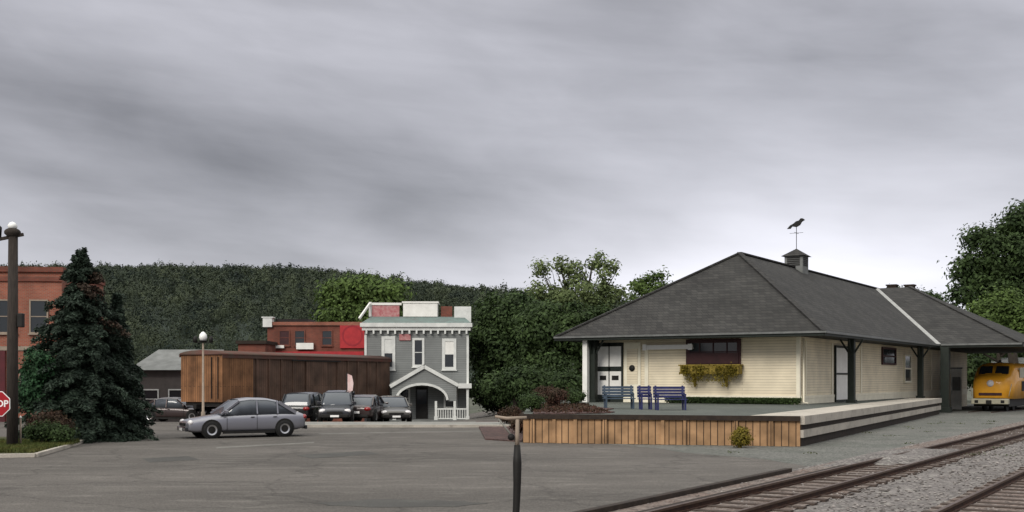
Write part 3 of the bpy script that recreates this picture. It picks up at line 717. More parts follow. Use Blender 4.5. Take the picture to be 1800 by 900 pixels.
# cupola
cb_ = None
c, s = math.cos(TH), math.sin(TH)
bc = b_at(1400, rc); cw = 0.6
cup = MB(); cup.box(rc-cw,rc+cw,bc-cw,bc+cw,RZ-0.9,RZ+0.75); cu = cup.build('cupola', M['greyroof'], st)
mb = MB()
for i in range(5):
    z0 = RZ+0.12+i*0.12
    mb.box(rc-cw*0.7,rc+cw*0.7,bc-cw-0.03,bc-cw-0.002,z0,z0+0.07)
    mb.box(rc+cw+0.002,rc+cw+0.03,bc-cw*0.7,bc+cw*0.7,z0,z0+0.07)
mb.build('louvre', M['iron'], cu)
mb = MB(); q = cw+0.18
mb.add([(rc-q,bc-q,RZ+0.753),(rc+q,bc-q,RZ+0.753),(rc+q,bc+q,RZ+0.753),(rc-q,bc+q,RZ+0.753),(rc,bc,RZ+1.28)], [(0,1,4),(1,2,4),(2,3,4),(3,0,4),(3,2,1,0)])
mb.build('cupola_roof', M['shingle'], cu)
wv = MB(); wv.tube([(rc,bc,RZ+1.25),(rc,bc,RZ+2.95)], 0.022, 6); wvo = wv.build('weathervane', M['iron'], st)
mb = MB(); wz = RZ+2.9; k = 1/ math.sqrt(2)
poly = [(-0.62,-0.30),(-0.40,-0.30),(-0.28,-0.16),(0.0,-0.22),(0.24,-0.10),(0.36,0.10),(0.56,0.22),(0.44,0.32),(0.30,0.34),(0.16,0.20),(-0.02,0.16),(-0.2,0.02),(-0.42,-0.08)]
mb.slab_xz([(rc+x, wz+z) for x, z in poly], bc-0.05, bc+0.05); mb.build('vane_bird', M['iron'], wvo)
mb = MB(); mb.beam((rc-0.45,bc,RZ+2.3),(rc+0.45,bc,RZ+2.3),0.02,0.02); mb.beam((rc,bc-0.45,RZ+2.3),(rc,bc+0.45,RZ+2.3),0.02,0.02); mb.build('compass_arm', M['iron'], wvo)
# chimneys
for (pa, pb) in ((rc+1.0, wbm+1.2),(rc+2.2, wbm+2.0)):
    zc = RZ-0.5
    mb = MB(); mb.box(pa-0.35,pa+0.35,pb-0.35,pb+0.35,zc-0.6,zc+0.75); mb.box(pa-0.42,pa+0.42,pb-0.42,pb+0.42,zc+0.753,zc+0.86); mb.build('chimney', M['darkwood'], st)
# flower window on front
def fwin(px0, px1, z0, z1, frame_m, name='window', mull=2, fy=0.0, wd=0.09, rails=1):
    a0, a1 = a_at(px0,0), a_at(px1,0)
    mb = MB(); y0, y1 = fy-0.10, fy-0.002
    mb.box(a0,a0+wd,y0,y1,z0,z1); mb.box(a1-wd,a1,y0,y1,z0,z1); mb.box(a0+wd,a1-wd,y0,y1,z1-wd,z1); mb.box(a0+wd,a1-wd,y0,y1,z0,z0+wd)
    for k in range(1, mull+1):
        xm = a0+(a1-a0)*k/(mull+1); mb.box(xm-0.03,xm+0.03,y0+0.015,y1,z0+wd,z1-wd)
    for k in range(1, rails+1):
        zm = z0+(z1-z0)*k/(rails+1); mb.box(a0+wd,a1-wd,y0+0.03,y1,zm-0.03,zm+0.03)
    f = mb.build(name, frame_m, st)
    g = MB(); g.box(a0+wd,a1-wd,fy-0.04,fy-0.006,z0+wd,z1-wd); g.build('pane', M['glass'], f)
    return f, a0, a1
wf, a0, a1 = fwin(1207, 1303, fz(641,-4,0), 4.35, M['maroon'], mull=3, rails=1, wd=0.2)
mb = MB(); mb.box(a0+0.1,a1-0.1,-0.16,-0.102,fz(641,-4,0)+0.05,fz(641,-4,0)+0.62); mb.build('lower_panel', M['maroon'], wf)
zb_ = fz(660,-4,0)
fbx = MB(); fbx.box(a0-0.12,a1+0.1,-0.62,-0.12,zb_+0.08,zb_+0.5); fbx.box(a0-0.2,a1+0.16,-0.66,-0.08,zb_+0.503,zb_+0.57)
fb_o = fbx.build('flower_box', M['olive'], st, bevel=0.015)
for ak in (a0+0.55, a1-0.72):
    mb = MB(); mb.slab_xz([(0,0),(0,-0.62),(0.09,-0.68),(0.2,-0.45),(0.42,-0.12),(0.5,0)], -0.05, 0.05)
    o = mb.build('bracket', M['olive'], fb_o); o.location = (ak,-0.12,zb_+0.08); o.rotation_euler = (0,0,R(-90))
pts = []
for k in range(26):
    aa = a0+(a1-a0)*random.random(); ln = random.choice([0.1,0.15,0.2,0.5]) if random.random() < 0.8 else 0.3
    if abs(aa-(a0+0.62)) < 0.3 or abs(aa-(a1-0.66)) < 0.22: ln = random.uniform(0.4,0.75)
    m_ = 90; q = rng.normal(size=(m_,3))*np.array([0.10,0.06,0.05]); q[:,2] += zb_+0.50-rng.random(m_)*(ln+0.3); q[:,0] += aa; q[:,1] += -0.66; pts.append(q)
leaf_cloud('trailing_plants', np.concatenate(pts), 0.05, M['leafolive'], fb_o)
# left bay with panelled doors
for (p0, p1, two) in ((1052,1071,True),(1073,1093,True),(1101,1124,False)):
    a0, a1 = a_at(p0,0), a_at(p1,0)
    mb = MB(); mb.box(a0-0.1,a1+0.1,-0.07,-0.002,DK,4.25); dr = mb.build('door', M['darkgreen'] if two else M['trim'], st)
    mb = MB()
    if two:
        mb.box(a0,a1,-0.10,-0.072,2.95,4.05); mb.box(a0,a1,-0.10,-0.072,DK+0.4,2.68)
        mb.build('door_panel', M['white'], dr)
        mb = MB(); mb.box(a0+0.14,a1-0.14,-0.115,-0.102,2.2,2.45); mb.build('letter_slot', M['iron'], dr)
    else:
        mb.box(a0+0.08,a1-0.08,-0.10,-0.072,2.0,3.9); mb.build('door_panel', M['cream'], dr)
        mb = MB(); mb.lathe([(0.001,-0.06),(0.16,-0.05),(0.18,0.0)], 14, ((a0+a1)/2,-0.11,2.85), axis='y'); mb.build('round_vent', M['iron'], dr)
# white post and dark posts
def post(px, b=None, a=None, w=0.22, m='darkgreen', z0=DK, nm='post', z1=EZ-0.15):
    if b is None: b = b_at(px, a)
    if a is None: a = a_at(px, b)
    mb = MB(); mb.box(a-w/2,a+w/2,b-w/2,b+w/2,z0,z1); mb.box(a-w*0.7,a+w*0.7,b-w*0.7,b+w*0.7,z0,z0+0.16)
    for sx, sy in ((1,0),(-1,0),(0,1),(0,-1)):
        mb.beam((a+sx*w*0.4,b+sy*w*0.4,z1-0.75),(a+sx*0.6,b+sy*0.6,z1-0.02),0.09,0.09)
    return mb.build(nm, M[m], st, bevel=0.01)
mb = MB(); a_w = a_at(1030,-1.3); mb.box(a_w-0.14,a_w+0.14,-1.44,-1.16,DK,EZ-0.15); mb.build('white_post', M['white'], st, bevel=0.01)
post(1043, b=-0.9, w=0.36)
post(1497, a=1.3, w=0.34); post(1618, a=1.3, w=0.34)
# side door, high window and details
def swin(px0, px1, z0, z1, m, nm, panel=None):
    b0, b1 = b_at(px0,0), b_at(px1,0); mb = MB(); wd = 0.12
    mb.box(0.002,0.11,b0,b0+wd,z0,z1); mb.box(0.002,0.11,b1-wd,b1,z0,z1); mb.box(0.002,0.11,b0+wd,b1-wd,z1-wd,z1); mb.box(0.002,0.11,b0+wd,b1-wd,z0,z0+wd)
    mb.box(0.002,0.09,b0+wd,b1-wd,(z0+z1)/2-0.05,(z0+z1)/2+0.05)
    f = mb.build(nm, m, st); g = MB(); g.box(0.004,0.05,b0+wd,b1-wd,z0+wd,z1-wd); g.build('pane' if not panel else 'door_panel', M['glass'] if not panel else M[panel], f)
    return f
swin(1466, 1492, DK, 4.1, M['darkgreen'], 'door', 'white')
f = swin(1549, 1573, 3.15, 4.25, M['maroon'], 'window')
swin(1588, 1600, DK+1.0, 3.9, M['trim'], 'window')
mb = MB(); mb.tube([(0.1,0.35,EZ-0.2),(0.1,0.35,DK+0.1),(0.35,0.3,DK+0.04)], 0.05, 8); mb.build('downpipe', M['trim'], st)
# big dark posts under the wing
a_, b_ = 1.9, 24.6
mb = MB(); b_ = b_at(1661, 2.2); mb.box(1.95,2.5,b_-0.25,b_+0.25,0,EZ-0.12); mb.box(1.85,2.6,b_-0.33,b_+0.33,0,0.35)
mb.build('wing_post', M['darkgreen'], st, bevel=0.015)
mb = MB(); b2 = fb-2; mb.box(6.2,6.6,b2-0.2,b2+0.2,0,EZ-0.12); mb.build('wing_post', M['darkgreen'], st, bevel=0.015)
mb = MB(); b3 = wbm; mb.box(6.2,6.6,b3-0.2,b3+0.2,0,EZ-0.12); mb.build('wing_post', M['darkgreen'], st, bevel=0.015)

# ---------------------------------------------------------------- platform
plat = thing('station_platform', 'raised station platform with tan plank front and pale concrete track edge', 'platform', (9.7,38.3,0))
P1 = (9.7,38.3); P0 = (0.4,40.7); P2 = (27.4,73.0)
def rel(p): return (p[0]-P1[0], p[1]-P1[1])
poly = [rel(p) for p in (P0, P1, P2, (25.5,76), (18,76), (1.0,74), (0.9,60))]
mb = MB(); mb.prism(poly, 0.0, DK); mb.build('deck', M['deck'], plat)
def face(pa, pb, z0, z1, t, off, m, nm, parent=plat, e0=0.0, e1=0.0):
    a = Vector((*rel(pa),0)); b = Vector((*rel(pb),0)); d = (b-a).normalized(); n = Vector((d.y,-d.x,0))
    mb = MB(); a2 = a - d*e0 + n*(off+t/2); b2 = b + d*e1 + n*(off+t/2); zc = (z0+z1)/2
    mb.beam(a2+Vector((0,0,zc)), b2+Vector((0,0,zc)), t, z1-z0); return mb.build(nm, m, parent)
PE = (P1[0]-(P1[0]-P0[0])*0.0, P1[1])
face(P0, P1, 0.0, 0.86, 0.06, 0.0, M['planks'], 'plank_front')
face(P0, P1, 0.862, 1.03, 0.16, 0.0, M['darkwood'], 'cap_beam', e0=0.1)
face(P1, P2, 0.30, 0.56, 0.12, 0.0, M['concrete'], 'lower_kerb', e0=0.02)
face(P1, P2, 0.562, 0.74, 0.05, 0.0, M['darkwood'], 'timber_bumper')
face(P1, P2, 0.742, 1.03, 0.16, 0.0, M['concrete'], 'edge_slab', e0=0.02)
face(P1, P2, 0.0, 0.298, 0.02, 0.0, M['darkwood'], 'footing')
# pale concrete walkway along the edge on top of deck
a = Vector((*rel(P1),0)); b_ = Vector((*rel(P2),0)); d = (b_-a).normalized(); n_ = Vector((d.y,-d.x,0))
mb = MB(); mb.beam(a - n_*0.85 + Vector((0,0,DK+0.012)), b_ - n_*0.85+Vector((0,0,DK+0.012)), 1.7, 0.024); mb.build('walkway', M['concrete'], plat)
# scattered stain battens on plank front (posts)
for t_ in (0.04,0.12,0.2,0.31,0.43,0.52,0.6,0.78,0.9):
    p = (P0[0]+(P1[0]-P0[0])*t_, P0[1]+(P1[1]-P0[1])*t_)
    d = Vector((P1[0]-P0[0],P1[1]-P0[1],0)).normalized(); n_ = Vector((d.y,-d.x,0))
    mb = MB(); c0 = Vector((*rel(p),0))+n_*0.10
    mb.beam(c0+Vector((0,0,0)), c0+Vector((0,0,0.86)), 0.12, 0.07, up=n_); mb.build('post', M['planks'], plat)
# mulch bed with shrubs on left of the platform
def wpoly(pts, z0, z1, nm, m):
    mb = MB(); mb.prism(pts, z0, z1); o = mb.build(nm, m); return o
o = wpoly([(0.75,41.3),(2.0,41.2),(3.4,41.9),(3.9,43.2),(3.7,45.5),(4.3,48),(3.6,51),(3.0,55),(1.3,58)], DK+0.004, DK+0.04, 'mulch_bed', M['mulch']); o['kind'] = 'structure'
o = wpoly([(-1.0,42.5),(0.35,41.0),(0.85,60),(-1.9,60)], 0.0, 0.05, 'mulch_bank', M['mulch']); o['kind'] = 'structure'
gs = 'low shrubs in the mulch beds'

for i, (px, d, r, lb, mm) in enumerate(((935,44,0.32,'small dark shrub at the left front corner of the plank platform','leafdark'),
        (975,50,0.4,'reddish shrub in the mulch left of the benches','leafred'),(1010,53,0.35,'rounded green shrub near the white station post','leafdark'),
        (955,56,0.45,'reddish shrub further back in the mulch under the trees','leafred'),
        (915,47,0.34,'reddish shrub on the ground left of the plank platform, nearest the camera','leafred'),
        (898,55,0.42,'brownish shrub at the kerb end left of the platform mulch','leafred'))):
    tree('low_shrub', lb, at(px,d), d, r*2, [(0,0,r,r*1.3,r,r*0.8)], M[mm], 0.03, 60, 60, 0.09, 0.045, group=gs, cat='shrub', zb=(DK+0.1) if px > 930 else 0.1)
tree('olive_shrub', 'small rounded olive yellow shrub against the plank front', at(1310,36.9), 37.6, 0.75, [(0,0,0.36,0.28,0.24,0.30)], M['leafolive'], 0.03, 60, 60, 0.07, 0.035, cat='shrub', zb=0)
mm_ = []
for _ in range(1500):
    t_ = random.random(); mm_.append((random.uniform(0.8,3.6), 41.4+14*t_, DK+0.05+random.random()*0.06))
o = leaf_cloud('ground_cover', np.array(mm_), 0.07, M['leafred']); tag(o, 'reddish low ground cover growing over the mulch on the platform', 'ground cover', kind='stuff')
# low foundation hedge before the wall
hd = thing('low_hedge', 'low dark clipped hedge along the foot of the cream front wall', 'hedge', (*st_world(-3.2,-0.9),DK), -TH)
mb = MB(); mb.tube([(-3.3,0,0.05),(3.2,0,0.05)], 0.05, 6); mb.build('stem', M['bark'], hd)
n = 15000; cc = np.stack([rng.uniform(-3.6,3.5,n), rng.uniform(-0.35,0.35,n), rng.random(n)**0.6*0.32], 1); leaf_cloud('foliage', cc, 0.04, M['leafdark'], hd)

# benches
def bench(px0, px1, d, label, m, rz=0):
    L_ = (px1-px0)/F*d; t = thing('bench', label, 'bench', (at((px0+px1)/2,d), d, DK), rz, 'blue benches on the platform')
    mb = MB(); 
    for k in range(4): mb.box(-L_/2,L_/2,-0.26+k*0.125,-0.26+k*0.125+0.11,0.42,0.455)
    mb.build('seat', M[m], t)
    mb = MB()
    for k in range(4): mb.box(-L_/2,L_/2,0.25+k*0.012,0.29+k*0.012,0.5+k*0.12,0.5+k*0.12+0.105)
    mb.build('backrest', M[m], t)
    for sx in (-1,1):
        x = sx*(L_/2-0.1); mb = MB(); mb.beam((x,-0.24,0),(x,-0.24,0.42),0.07,0.07); mb.beam((x,0.2,0),(x,0.31,1.0),0.07,0.07); mb.beam((x,-0.28,0.64),(x,0.27,0.64),0.07,0.05); mb.beam((x,-0.24,0.42),(x,-0.24,0.64),0.06,0.06)
        mb.build('leg', M[m], t)
    return t
bench(1150, 1207, 46.5, 'navy blue slatted bench in front of the cream wall, right one', 'bluewood', R(4))
bench(1122, 1147, 47.5, 'short dark navy bench between the long navy and the grey blue one', 'bluewood', R(4))
bench(1060, 1116, 48.5, 'grey blue slatted bench in front of the panelled doors', 'steelblue', R(4))

# ---------------------------------------------------------------- locomotive
ld = 78.6; lx = at(1741, ld)
lo = thing('locomotive', 'orange yellow round-nosed rail locomotive under the station wing', 'locomotive', (lx,ld,0), -R(35))
def sec(y, w_, zb, zt, rr=0.35, n=9):
    pts = []
    for i in range(n+1):
        a = PI*i/n; ca, sa = math.cos(a), math.sin(a)
        x = w_*math.copysign(abs(ca)**0.55, ca); z = zb+0.9*(zt-zb)*0.55 + (zt-(zb+0.9*(zt-zb)*0.55))*abs(sa)**0.7
        pts.append((x, y, z))
    pts.append((-w_, y, zb)); pts.append((w_, y, zb))
    return pts
rings = [sec(-0.05,0.55,1.15,1.9), sec(0.0,0.95,0.95,2.25), sec(0.25,1.2,0.9,2.5), sec(0.9,1.34,0.88,2.62), sec(1.05,1.36,0.88,2.75), sec(1.7,1.4,0.88,3.35), sec(2.3,1.42,0.88,3.42), sec(14,1.42,0.88,3.42)]
mb = MB(); mb.loft(rings); body = mb.build('body', M['loco'], lo)
mb = MB(); mb.box(-1.2,1.2,-0.32,0.2,0.52,0.9); mb.build('bumper', M['lococream'], lo, bevel=0.05)
mb = MB(); mb.box(-1.15,1.15,0.25,13.5,0.35,0.878); mb.build('underframe', M['iron'], lo)
for sx in (-1,1):
    mb = MB(); x0 = 0.08 if sx > 0 else -0.98
    mb.add([(x0,1.03,2.6),(x0+0.9,1.03,2.6),(x0+0.84,1.56,3.16),(x0+0.04,1.56,3.16),(x0,0.9,2.6),(x0+0.9,0.9,2.6),(x0+0.84,1.43,3.16),(x0+0.04,1.43,3.16)],
        [(4,5,6,7),(0,3,2,1),(0,1,5,4),(1,2,6,5),(2,3,7,6),(3,0,4,7)])
    mb.build('windscreen', M['glass'], lo)
mb = MB(); mb.lathe([(0.0,-0.14),(0.2,-0.13),(0.24,-0.02),(0.24,0.3)], 18, (0,-0.03,1.95), axis='y'); mb.build('headlight', M['lampglass'], lo)
for sx in (-0.72,0.72):
    mb = MB(); mb.lathe([(0.0,-0.05),(0.1,-0.04),(0.12,0.12)], 14, (sx,0.1,1.45), axis='y'); mb.build('marker_light', M['lampglass'], lo)
mb = MB(); mb.box(-0.75,0.75,-0.1,0.1,1.12,1.3); mb.build('nose_stripe', M['maroon'], lo)
mb = MB(); mb.box(1.40,1.435,2.4,13.8,2.35,3.05); mb.box(-1.435,-1.40,2.4,13.8,2.35,3.05); mb.build('side_band', M['lococream'], lo)
for k in range(4):
    y = 1.3+k*0.0 if k < 0 else (1.5, 3.6, 9.8, 11.9)[k]
    mb = MB(); 
    for sx in (-0.72,0.72): mb.lathe([(0.0,-0.07),(0.46,-0.07),(0.46,0.07),(0.0,0.07)], 18, (sx,y,0.46), axis='x', smooth=False)
    mb.build('wheelset', M['iron'], lo)
mb = MB()
for sx in (-0.72,0.72): mb.box(sx-0.04,sx+0.04,-3.0,30,0.0,0.05)
o = mb.build('siding_rail', M['rust']); o.location = (lx,ld,0); o.rotation_euler = (0,0,-R(35)); tag(o, 'short pair of siding rails under the orange locomotive', 'rails')
mb = MB(); mb.box(-0.14,0.14,-0.75,-0.32,0.55,0.8); mb.build('coupler', M['iron'], lo, bevel=0.02)
mb = MB()
for k in range(7): mb.box(1.43,1.45,3.0+k*0.3,3.2+k*0.3,1.4,2.1)
mb.build('side_grille', M['iron'], lo)
for sx in (-1,1):
    mb = MB(); mb.tube([(sx*1.2,-0.05,1.05),(sx*1.28,0.02,1.5),(sx*1.3,0.3,1.9)], 0.025, 6); mb.build('grab_rail', M['lococream'], lo)
mb = MB(); mb.tube([(0.3,1.9,3.45),(0.3,1.5,3.5)], [0.03,0.09], 8); mb.build('horn', M['iron'], lo)
mb = MB()
for sx in (-1,1): mb.box(sx*0.85-0.12,sx*0.85+0.12,-0.345,-0.322,0.6,0.8)
mb.build('step_plate', M['iron'], lo)
# pale house glimpsed behind the locomotive
o = thing('pale_shed', 'small pale shed half hidden beyond the locomotive at the right edge', 'building', (at(1800,108),108,0), -R(20))
mb = MB(); mb.box(-2.6,2.6,0,4,0,3.2); mb.build('wall', M['palewhite'], o)
mb = MB(); mb.add([(-2.8,-0.2,3.2),(2.8,-0.2,3.2),(2.8,4.2,3.2),(-2.8,4.2,3.2),(-2.8,2,4.3),(2.8,2,4.3)], [(0,1,5,4),(2,3,4,5),(1,2,5),(3,0,4),(3,2,1,0)]); mb.build('roof', M['greyroof'], o)
mb = MB(); mb.box(-1.6,-0.6,-0.04,-0.002,1.2,2.3); mb.build('window', M['glass'], o)
d_ = 84; o = thing('signal_cabinet', 'pale upright equipment cabinet between the dark wing post and the locomotive', 'cabinet', (at(1681,d_),d_,0), -R(20))
mb = MB(); mb.box(-0.36,0.36,-0.25,0.25,0.0,3.0); mb.build('body', M['palewhite'], o, bevel=0.03)
mb = MB(); mb.box(-0.42,0.42,-0.31,0.31,3.003,3.1); mb.build('cap', M['gutter'], o)
mb = MB(); mb.box(-0.28,0.28,-0.275,-0.252,1.4,2.4); mb.build('door', M['greyroof'], o)

# ---------------------------------------------------------------- boxcar
bx = thing('boxcar', 'old brown plank railway boxcar with end coloured as if lit standing behind the cars', 'boxcar', (at(392,63.6),63.6,g_h(-16,64)), 0)
bdir = Vector((7.2,15.0,0)).normalized(); bx.rotation_euler = (0,0,math.atan2(bdir.y,bdir.x))   # local x runs along the car
BL = 17.6; BWd = 3.0; bz0 = hz(702,63.6); bz1 = hz(619,63.6)
mb = MB(); mb.box(0.03,BL,0.0,BWd,bz0,bz1); mb.build('body', M['boxside'], bx)
mb = MB(); mb.box(-0.03,0.028,0.0,BWd,bz0,bz1); e_ = mb.build('end_wall', M['boxend'], bx); e_['label'] = 'plank end of the boxcar, coloured lighter for the light on it'
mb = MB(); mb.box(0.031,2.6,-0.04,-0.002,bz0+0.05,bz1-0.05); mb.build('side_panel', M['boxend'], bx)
mb = MB(); mb.box(-0.1,BL+0.1,-0.08,0.0-0.042,bz1-0.16,bz1+0.04); mb.box(-0.1,BL+0.1,BWd+0.002,BWd+0.08,bz1-0.1,bz1+0.04)
mb.build('eave_board', M['boxroof'], bx)
mb = MB(); rr = [[(x, BWd*0.5+(BWd/2+0.1)*math.cos(a), bz1+0.02+0.28*math.sin(a)) for a in np.linspace(0,PI,9)] for x in (-0.12, BL+0.12)]
mb.loft(rr); mb.build('roof', M['boxroof'], bx)
mb = MB(); mb.box(BL*0.5-1.1,BL*0.5+1.1,-0.10,-0.045,bz0+0.05,bz1-0.25); mb.build('sliding_door', M['boxside'], bx)
mb = MB(); mb.box(BL*0.5-2.6,BL*0.5+2.6,-0.14,-0.102,bz1-0.25,bz1-0.17); mb.build('door_rail', M['iron'], bx)
for k in range(12):
    x = 2.9+k*1.18
    if abs(x-BL/2) > 1.2:
        mb = MB(); mb.box(x-0.05,x+0.05,-0.07,-0.002,bz0+0.05,bz1-0.17); mb.build('rib', M['boxside'], bx)
mb = MB(); mb.box(0.1,BL-0.1,0.25,BWd-0.25,bz0-0.22,bz0-0.003); mb.build('underframe', M['iron'], bx)
for yy in (1.2, 1.8):
    mb = MB(); mb.beam((-0.08,yy-0.9,bz0+0.2),(-0.08,yy-0.9,bz1-0.1),0.04,0.04) if yy < 1.5 else mb.beam((-0.08,yy-1.05,bz0+0.2),(-0.08,yy-1.05,bz1-0.1),0.04,0.04)
    mb.build('ladder_rail', M['iron'], bx)
for xc in (1.9, BL-1.9):
    mb = MB(); mb.box(xc-1.25,xc+1.25,0.35,0.5,0.5,0.8); mb.box(xc-1.25,xc+1.25,BWd-0.5,BWd-0.35,0.5,0.8); tk = mb.build('truck', M['iron'], bx)
    for dx in (-0.8,0.8):
        mb = MB()
        for yy in (0.72, BWd-0.72): mb.lathe([(0.0,-0.06),(0.42,-0.06),(0.42,0.06),(0.0,0.06)], 18, (xc+dx,yy,0.44), axis='y', smooth=False)
        mb.tube([(xc+dx,0.5,0.44),(xc+dx,BWd-0.5,0.44)], 0.08, 8); mb.build('wheelset', M['iron'], tk)
mb = MB(); mb.box(-0.6,0.0-0.032,BWd/2-0.12,BWd/2+0.12,0.75,1.0); mb.build('coupler', M['iron'], bx)

# ---------------------------------------------------------------- street lamps, poles, signs
d = 61; z1 = hz(600,d)
lp = thing('street_lamp', 'slim pale street lamp with white globe in front of the boxcar end', 'street lamp', (at(357,d),d,0))
mb = MB(); mb.tube([(0,0,0),(0,0,0.5),(0,0,0.52),(0,0,z1)], [0.13,0.11,0.07,0.05], 10); mb.build('pole', M['stone'], lp)
mb = MB(); mb.lathe([(0.01,0.0),(0.15,0.03),(0.22,0.2),(0.19,0.36),(0.09,0.48),(0.02,0.52)], 16, (0,0,z1)); mb.build('globe', M['opal'], lp)
mb = MB(); mb.lathe([(0.12,-0.06),(0.2,0.0),(0.2,0.05),(0.05,0.05)], 14, (0,0,z1)); mb.beam((-0.42,0,z1-0.05),(0.42,0,z1-0.05),0.04,0.05)
for sx in (-1,1): mb.lathe([(0.01,-0.14),(0.11,-0.1),(0.13,0.12),(0.05,0.22),(0.01,0.24)], 12, (sx*0.42,0,z1+0.05))
mb.build('bracket', M['iron'], lp)
d = 36.8; zt = hz(405,d)
up = thing('utility_pole', 'stout dark wooden pole with white lamp on top at the left edge', 'pole', (at(22,d),d,0.05))
mb = MB(); mb.tube([(0,0,-0.1),(0.0,0,3),(0.02,0,zt-0.25)], [0.18,0.17,0.145], 12); mb.build('shaft', M['weatherwood'], up)
mb = MB(); mb.lathe([(0.16,zt-0.25),(0.25,zt-0.16),(0.25,zt-0.08),(0.2,zt-0.02),(0.12,zt+0.02)], 16); mb.beam((-0.5,0,zt-0.35),(0.35,0,zt-0.18),0.08,0.1); mb.build('lamp_bracket', M['weatherwood'], up)
mb = MB(); mb.lathe([(0.08,zt-0.02),(0.14,zt+0.04),(0.15,zt+0.11),(0.10,zt+0.19),(0.01,zt+0.23)], 14); mb.build('lamp', M['opal'], up)
mb = MB(); mb.lathe([(0.01,-0.22),(0.13,-0.15),(0.15,0.15),(0.04,0.26)], 12, (-0.5,0,zt-0.1)); mb.build('side_fixture', M['iron'], up)
mb = MB(); mb.box(0.18,0.36,-0.1,0.1,3.9,4.35); mb.build('junction_box', M['iron'], up, bevel=0.02)
# stop sign
d = 33.5; zc = hz(710,d); sg = thing('stop_sign', 'red octagonal sign with white letters cut by the left edge', 'road sign', (at(-5,d),d,0), R(4))
mb = MB(); mb.tube([(0,0.05,0),(0,0.05,zc+0.45)], 0.035, 8); mb.build('post', M['iron'], sg)
r = 0.40
def octo(r): return [(r*math.cos(PI/8+k*PI/4), zc+r*math.sin(PI/8+k*PI/4)) for k in range(8)]
mb = MB(); mb.slab_xz(octo(r), 0.0, 0.012); mb.build('plate_rim', M['signwhite'], sg)
mb = MB(); mb.slab_xz(octo(r-0.025), -0.006, -0.001); fc = mb.build('plate', M['signred'], sg)
cu_ = bpy.data.curves.new('lettering', 'FONT'); cu_.body = 'STOP'; cu_.size = 0.27; cu_.align_x = 'CENTER'; cu_.align_y = 'CENTER'; cu_.extrude = 0.002; cu_.offset = 0.006
to = bpy.data.objects.new('lettering', cu_); C.objects.link(to)
dg = bpy.context.evaluated_depsgraph_get(); me = bpy.data.meshes.new_from_object(to.evaluated_get(dg)); bpy.data.objects.remove(to)
lo_ = bpy.data.objects.new('lettering', me); C.objects.link(lo_); me.materials.clear(); me.materials.append(M['signwhite']); lo_.parent = sg
lo_.location = (0,-0.010,zc); lo_.rotation_euler = (R(90),0,0)
# thin pale post at verge
d = 37.0; o = thing('marker_post', 'thin pale marker stake in the verge right of the utility pole', 'post', (at(36,d),d,0.05))
mb = MB(); mb.tube([(0,0,0),(0,0,hz(735,d)-0.05)], 0.035, 8); mb.build('stake', M['stone'], o); mb = MB(); mb.lathe([(0.036,0),(0.05,0.02),(0.02,0.07),(0.001,0.08)], 8, (0,0,hz(735,d)-0.05)); mb.build('cap', M['white'], o)
# leaning foreground post with small panel
d = 14.0
pp = thing('leaning_post', 'thin dark bent post with pale top arm standing alone in the foreground', 'post', (at(896,d),d,0))
zt = hz(737,d); xt = at(913,d)-at(896,d)
def lp_(z): return (xt*(z/zt)**0.8 + 0.025*math.sin(z*2.4), 0, z)
zs = [0,0.35,0.7,1.0,1.25,1.48]
mb = MB(); mb.tube([lp_(z) for z in zs], [0.05,0.046,0.043,0.048,0.054,0.038], 12); mb.build('shaft', M['iron'], pp)
mb = MB(); mb.tube([lp_(1.481),lp_(1.6),lp_(zt)], [0.03,0.026,0.024], 10); mb.build('upper_shaft', M['stone'], pp)
mb = MB(); xm = xt
mb.tube([(xm-0.30,0,zt+0.035),(xm-0.16,0,zt+0.01),(xm+0.09,0,zt+0.02)], [0.016,0.022,0.02], 8); mb.build('arm', M['stone'], pp)
mb = MB(); mb.tube([(xm-0.26,0,zt+0.01),(xm-0.02,0,zt-0.30)], 0.011, 8); mb.build('brace', M['panel'], pp)
mb = MB(); mb.lathe([(0.001,-0.03),(0.04,-0.025),(0.045,0.02),(0.001,0.03)], 12, (xm-0.10,-0.01,zt-0.22), axis='y'); mb.build('knob', M['iron'], pp)
# banner by parked cars
d = 60.5; o = thing('banner_sign', 'narrow pinkish white upright banner behind the dark parked cars', 'sign', (at(610,d),d,0))
mb = MB(); mb.tube([(0,0,0),(0,0,hz(655,d))], 0.03, 8); mb.build('pole', M['iron'], o)
M['bannerc'] = mat('pinkish_white_cloth', (0.75,0.62,0.60), (0.62,0.42,0.4), 3, 0.8)
mb = MB(); zz0, zz1 = hz(690,d), hz(657,d); mb.slab_xz([(0.03,zz0),(0.30,zz0+0.1),(0.34,zz0+0.5),(0.26,zz1-0.1),(0.03,zz1)], -0.01, 0.01); mb.build('cloth', M['bannerc'], o)

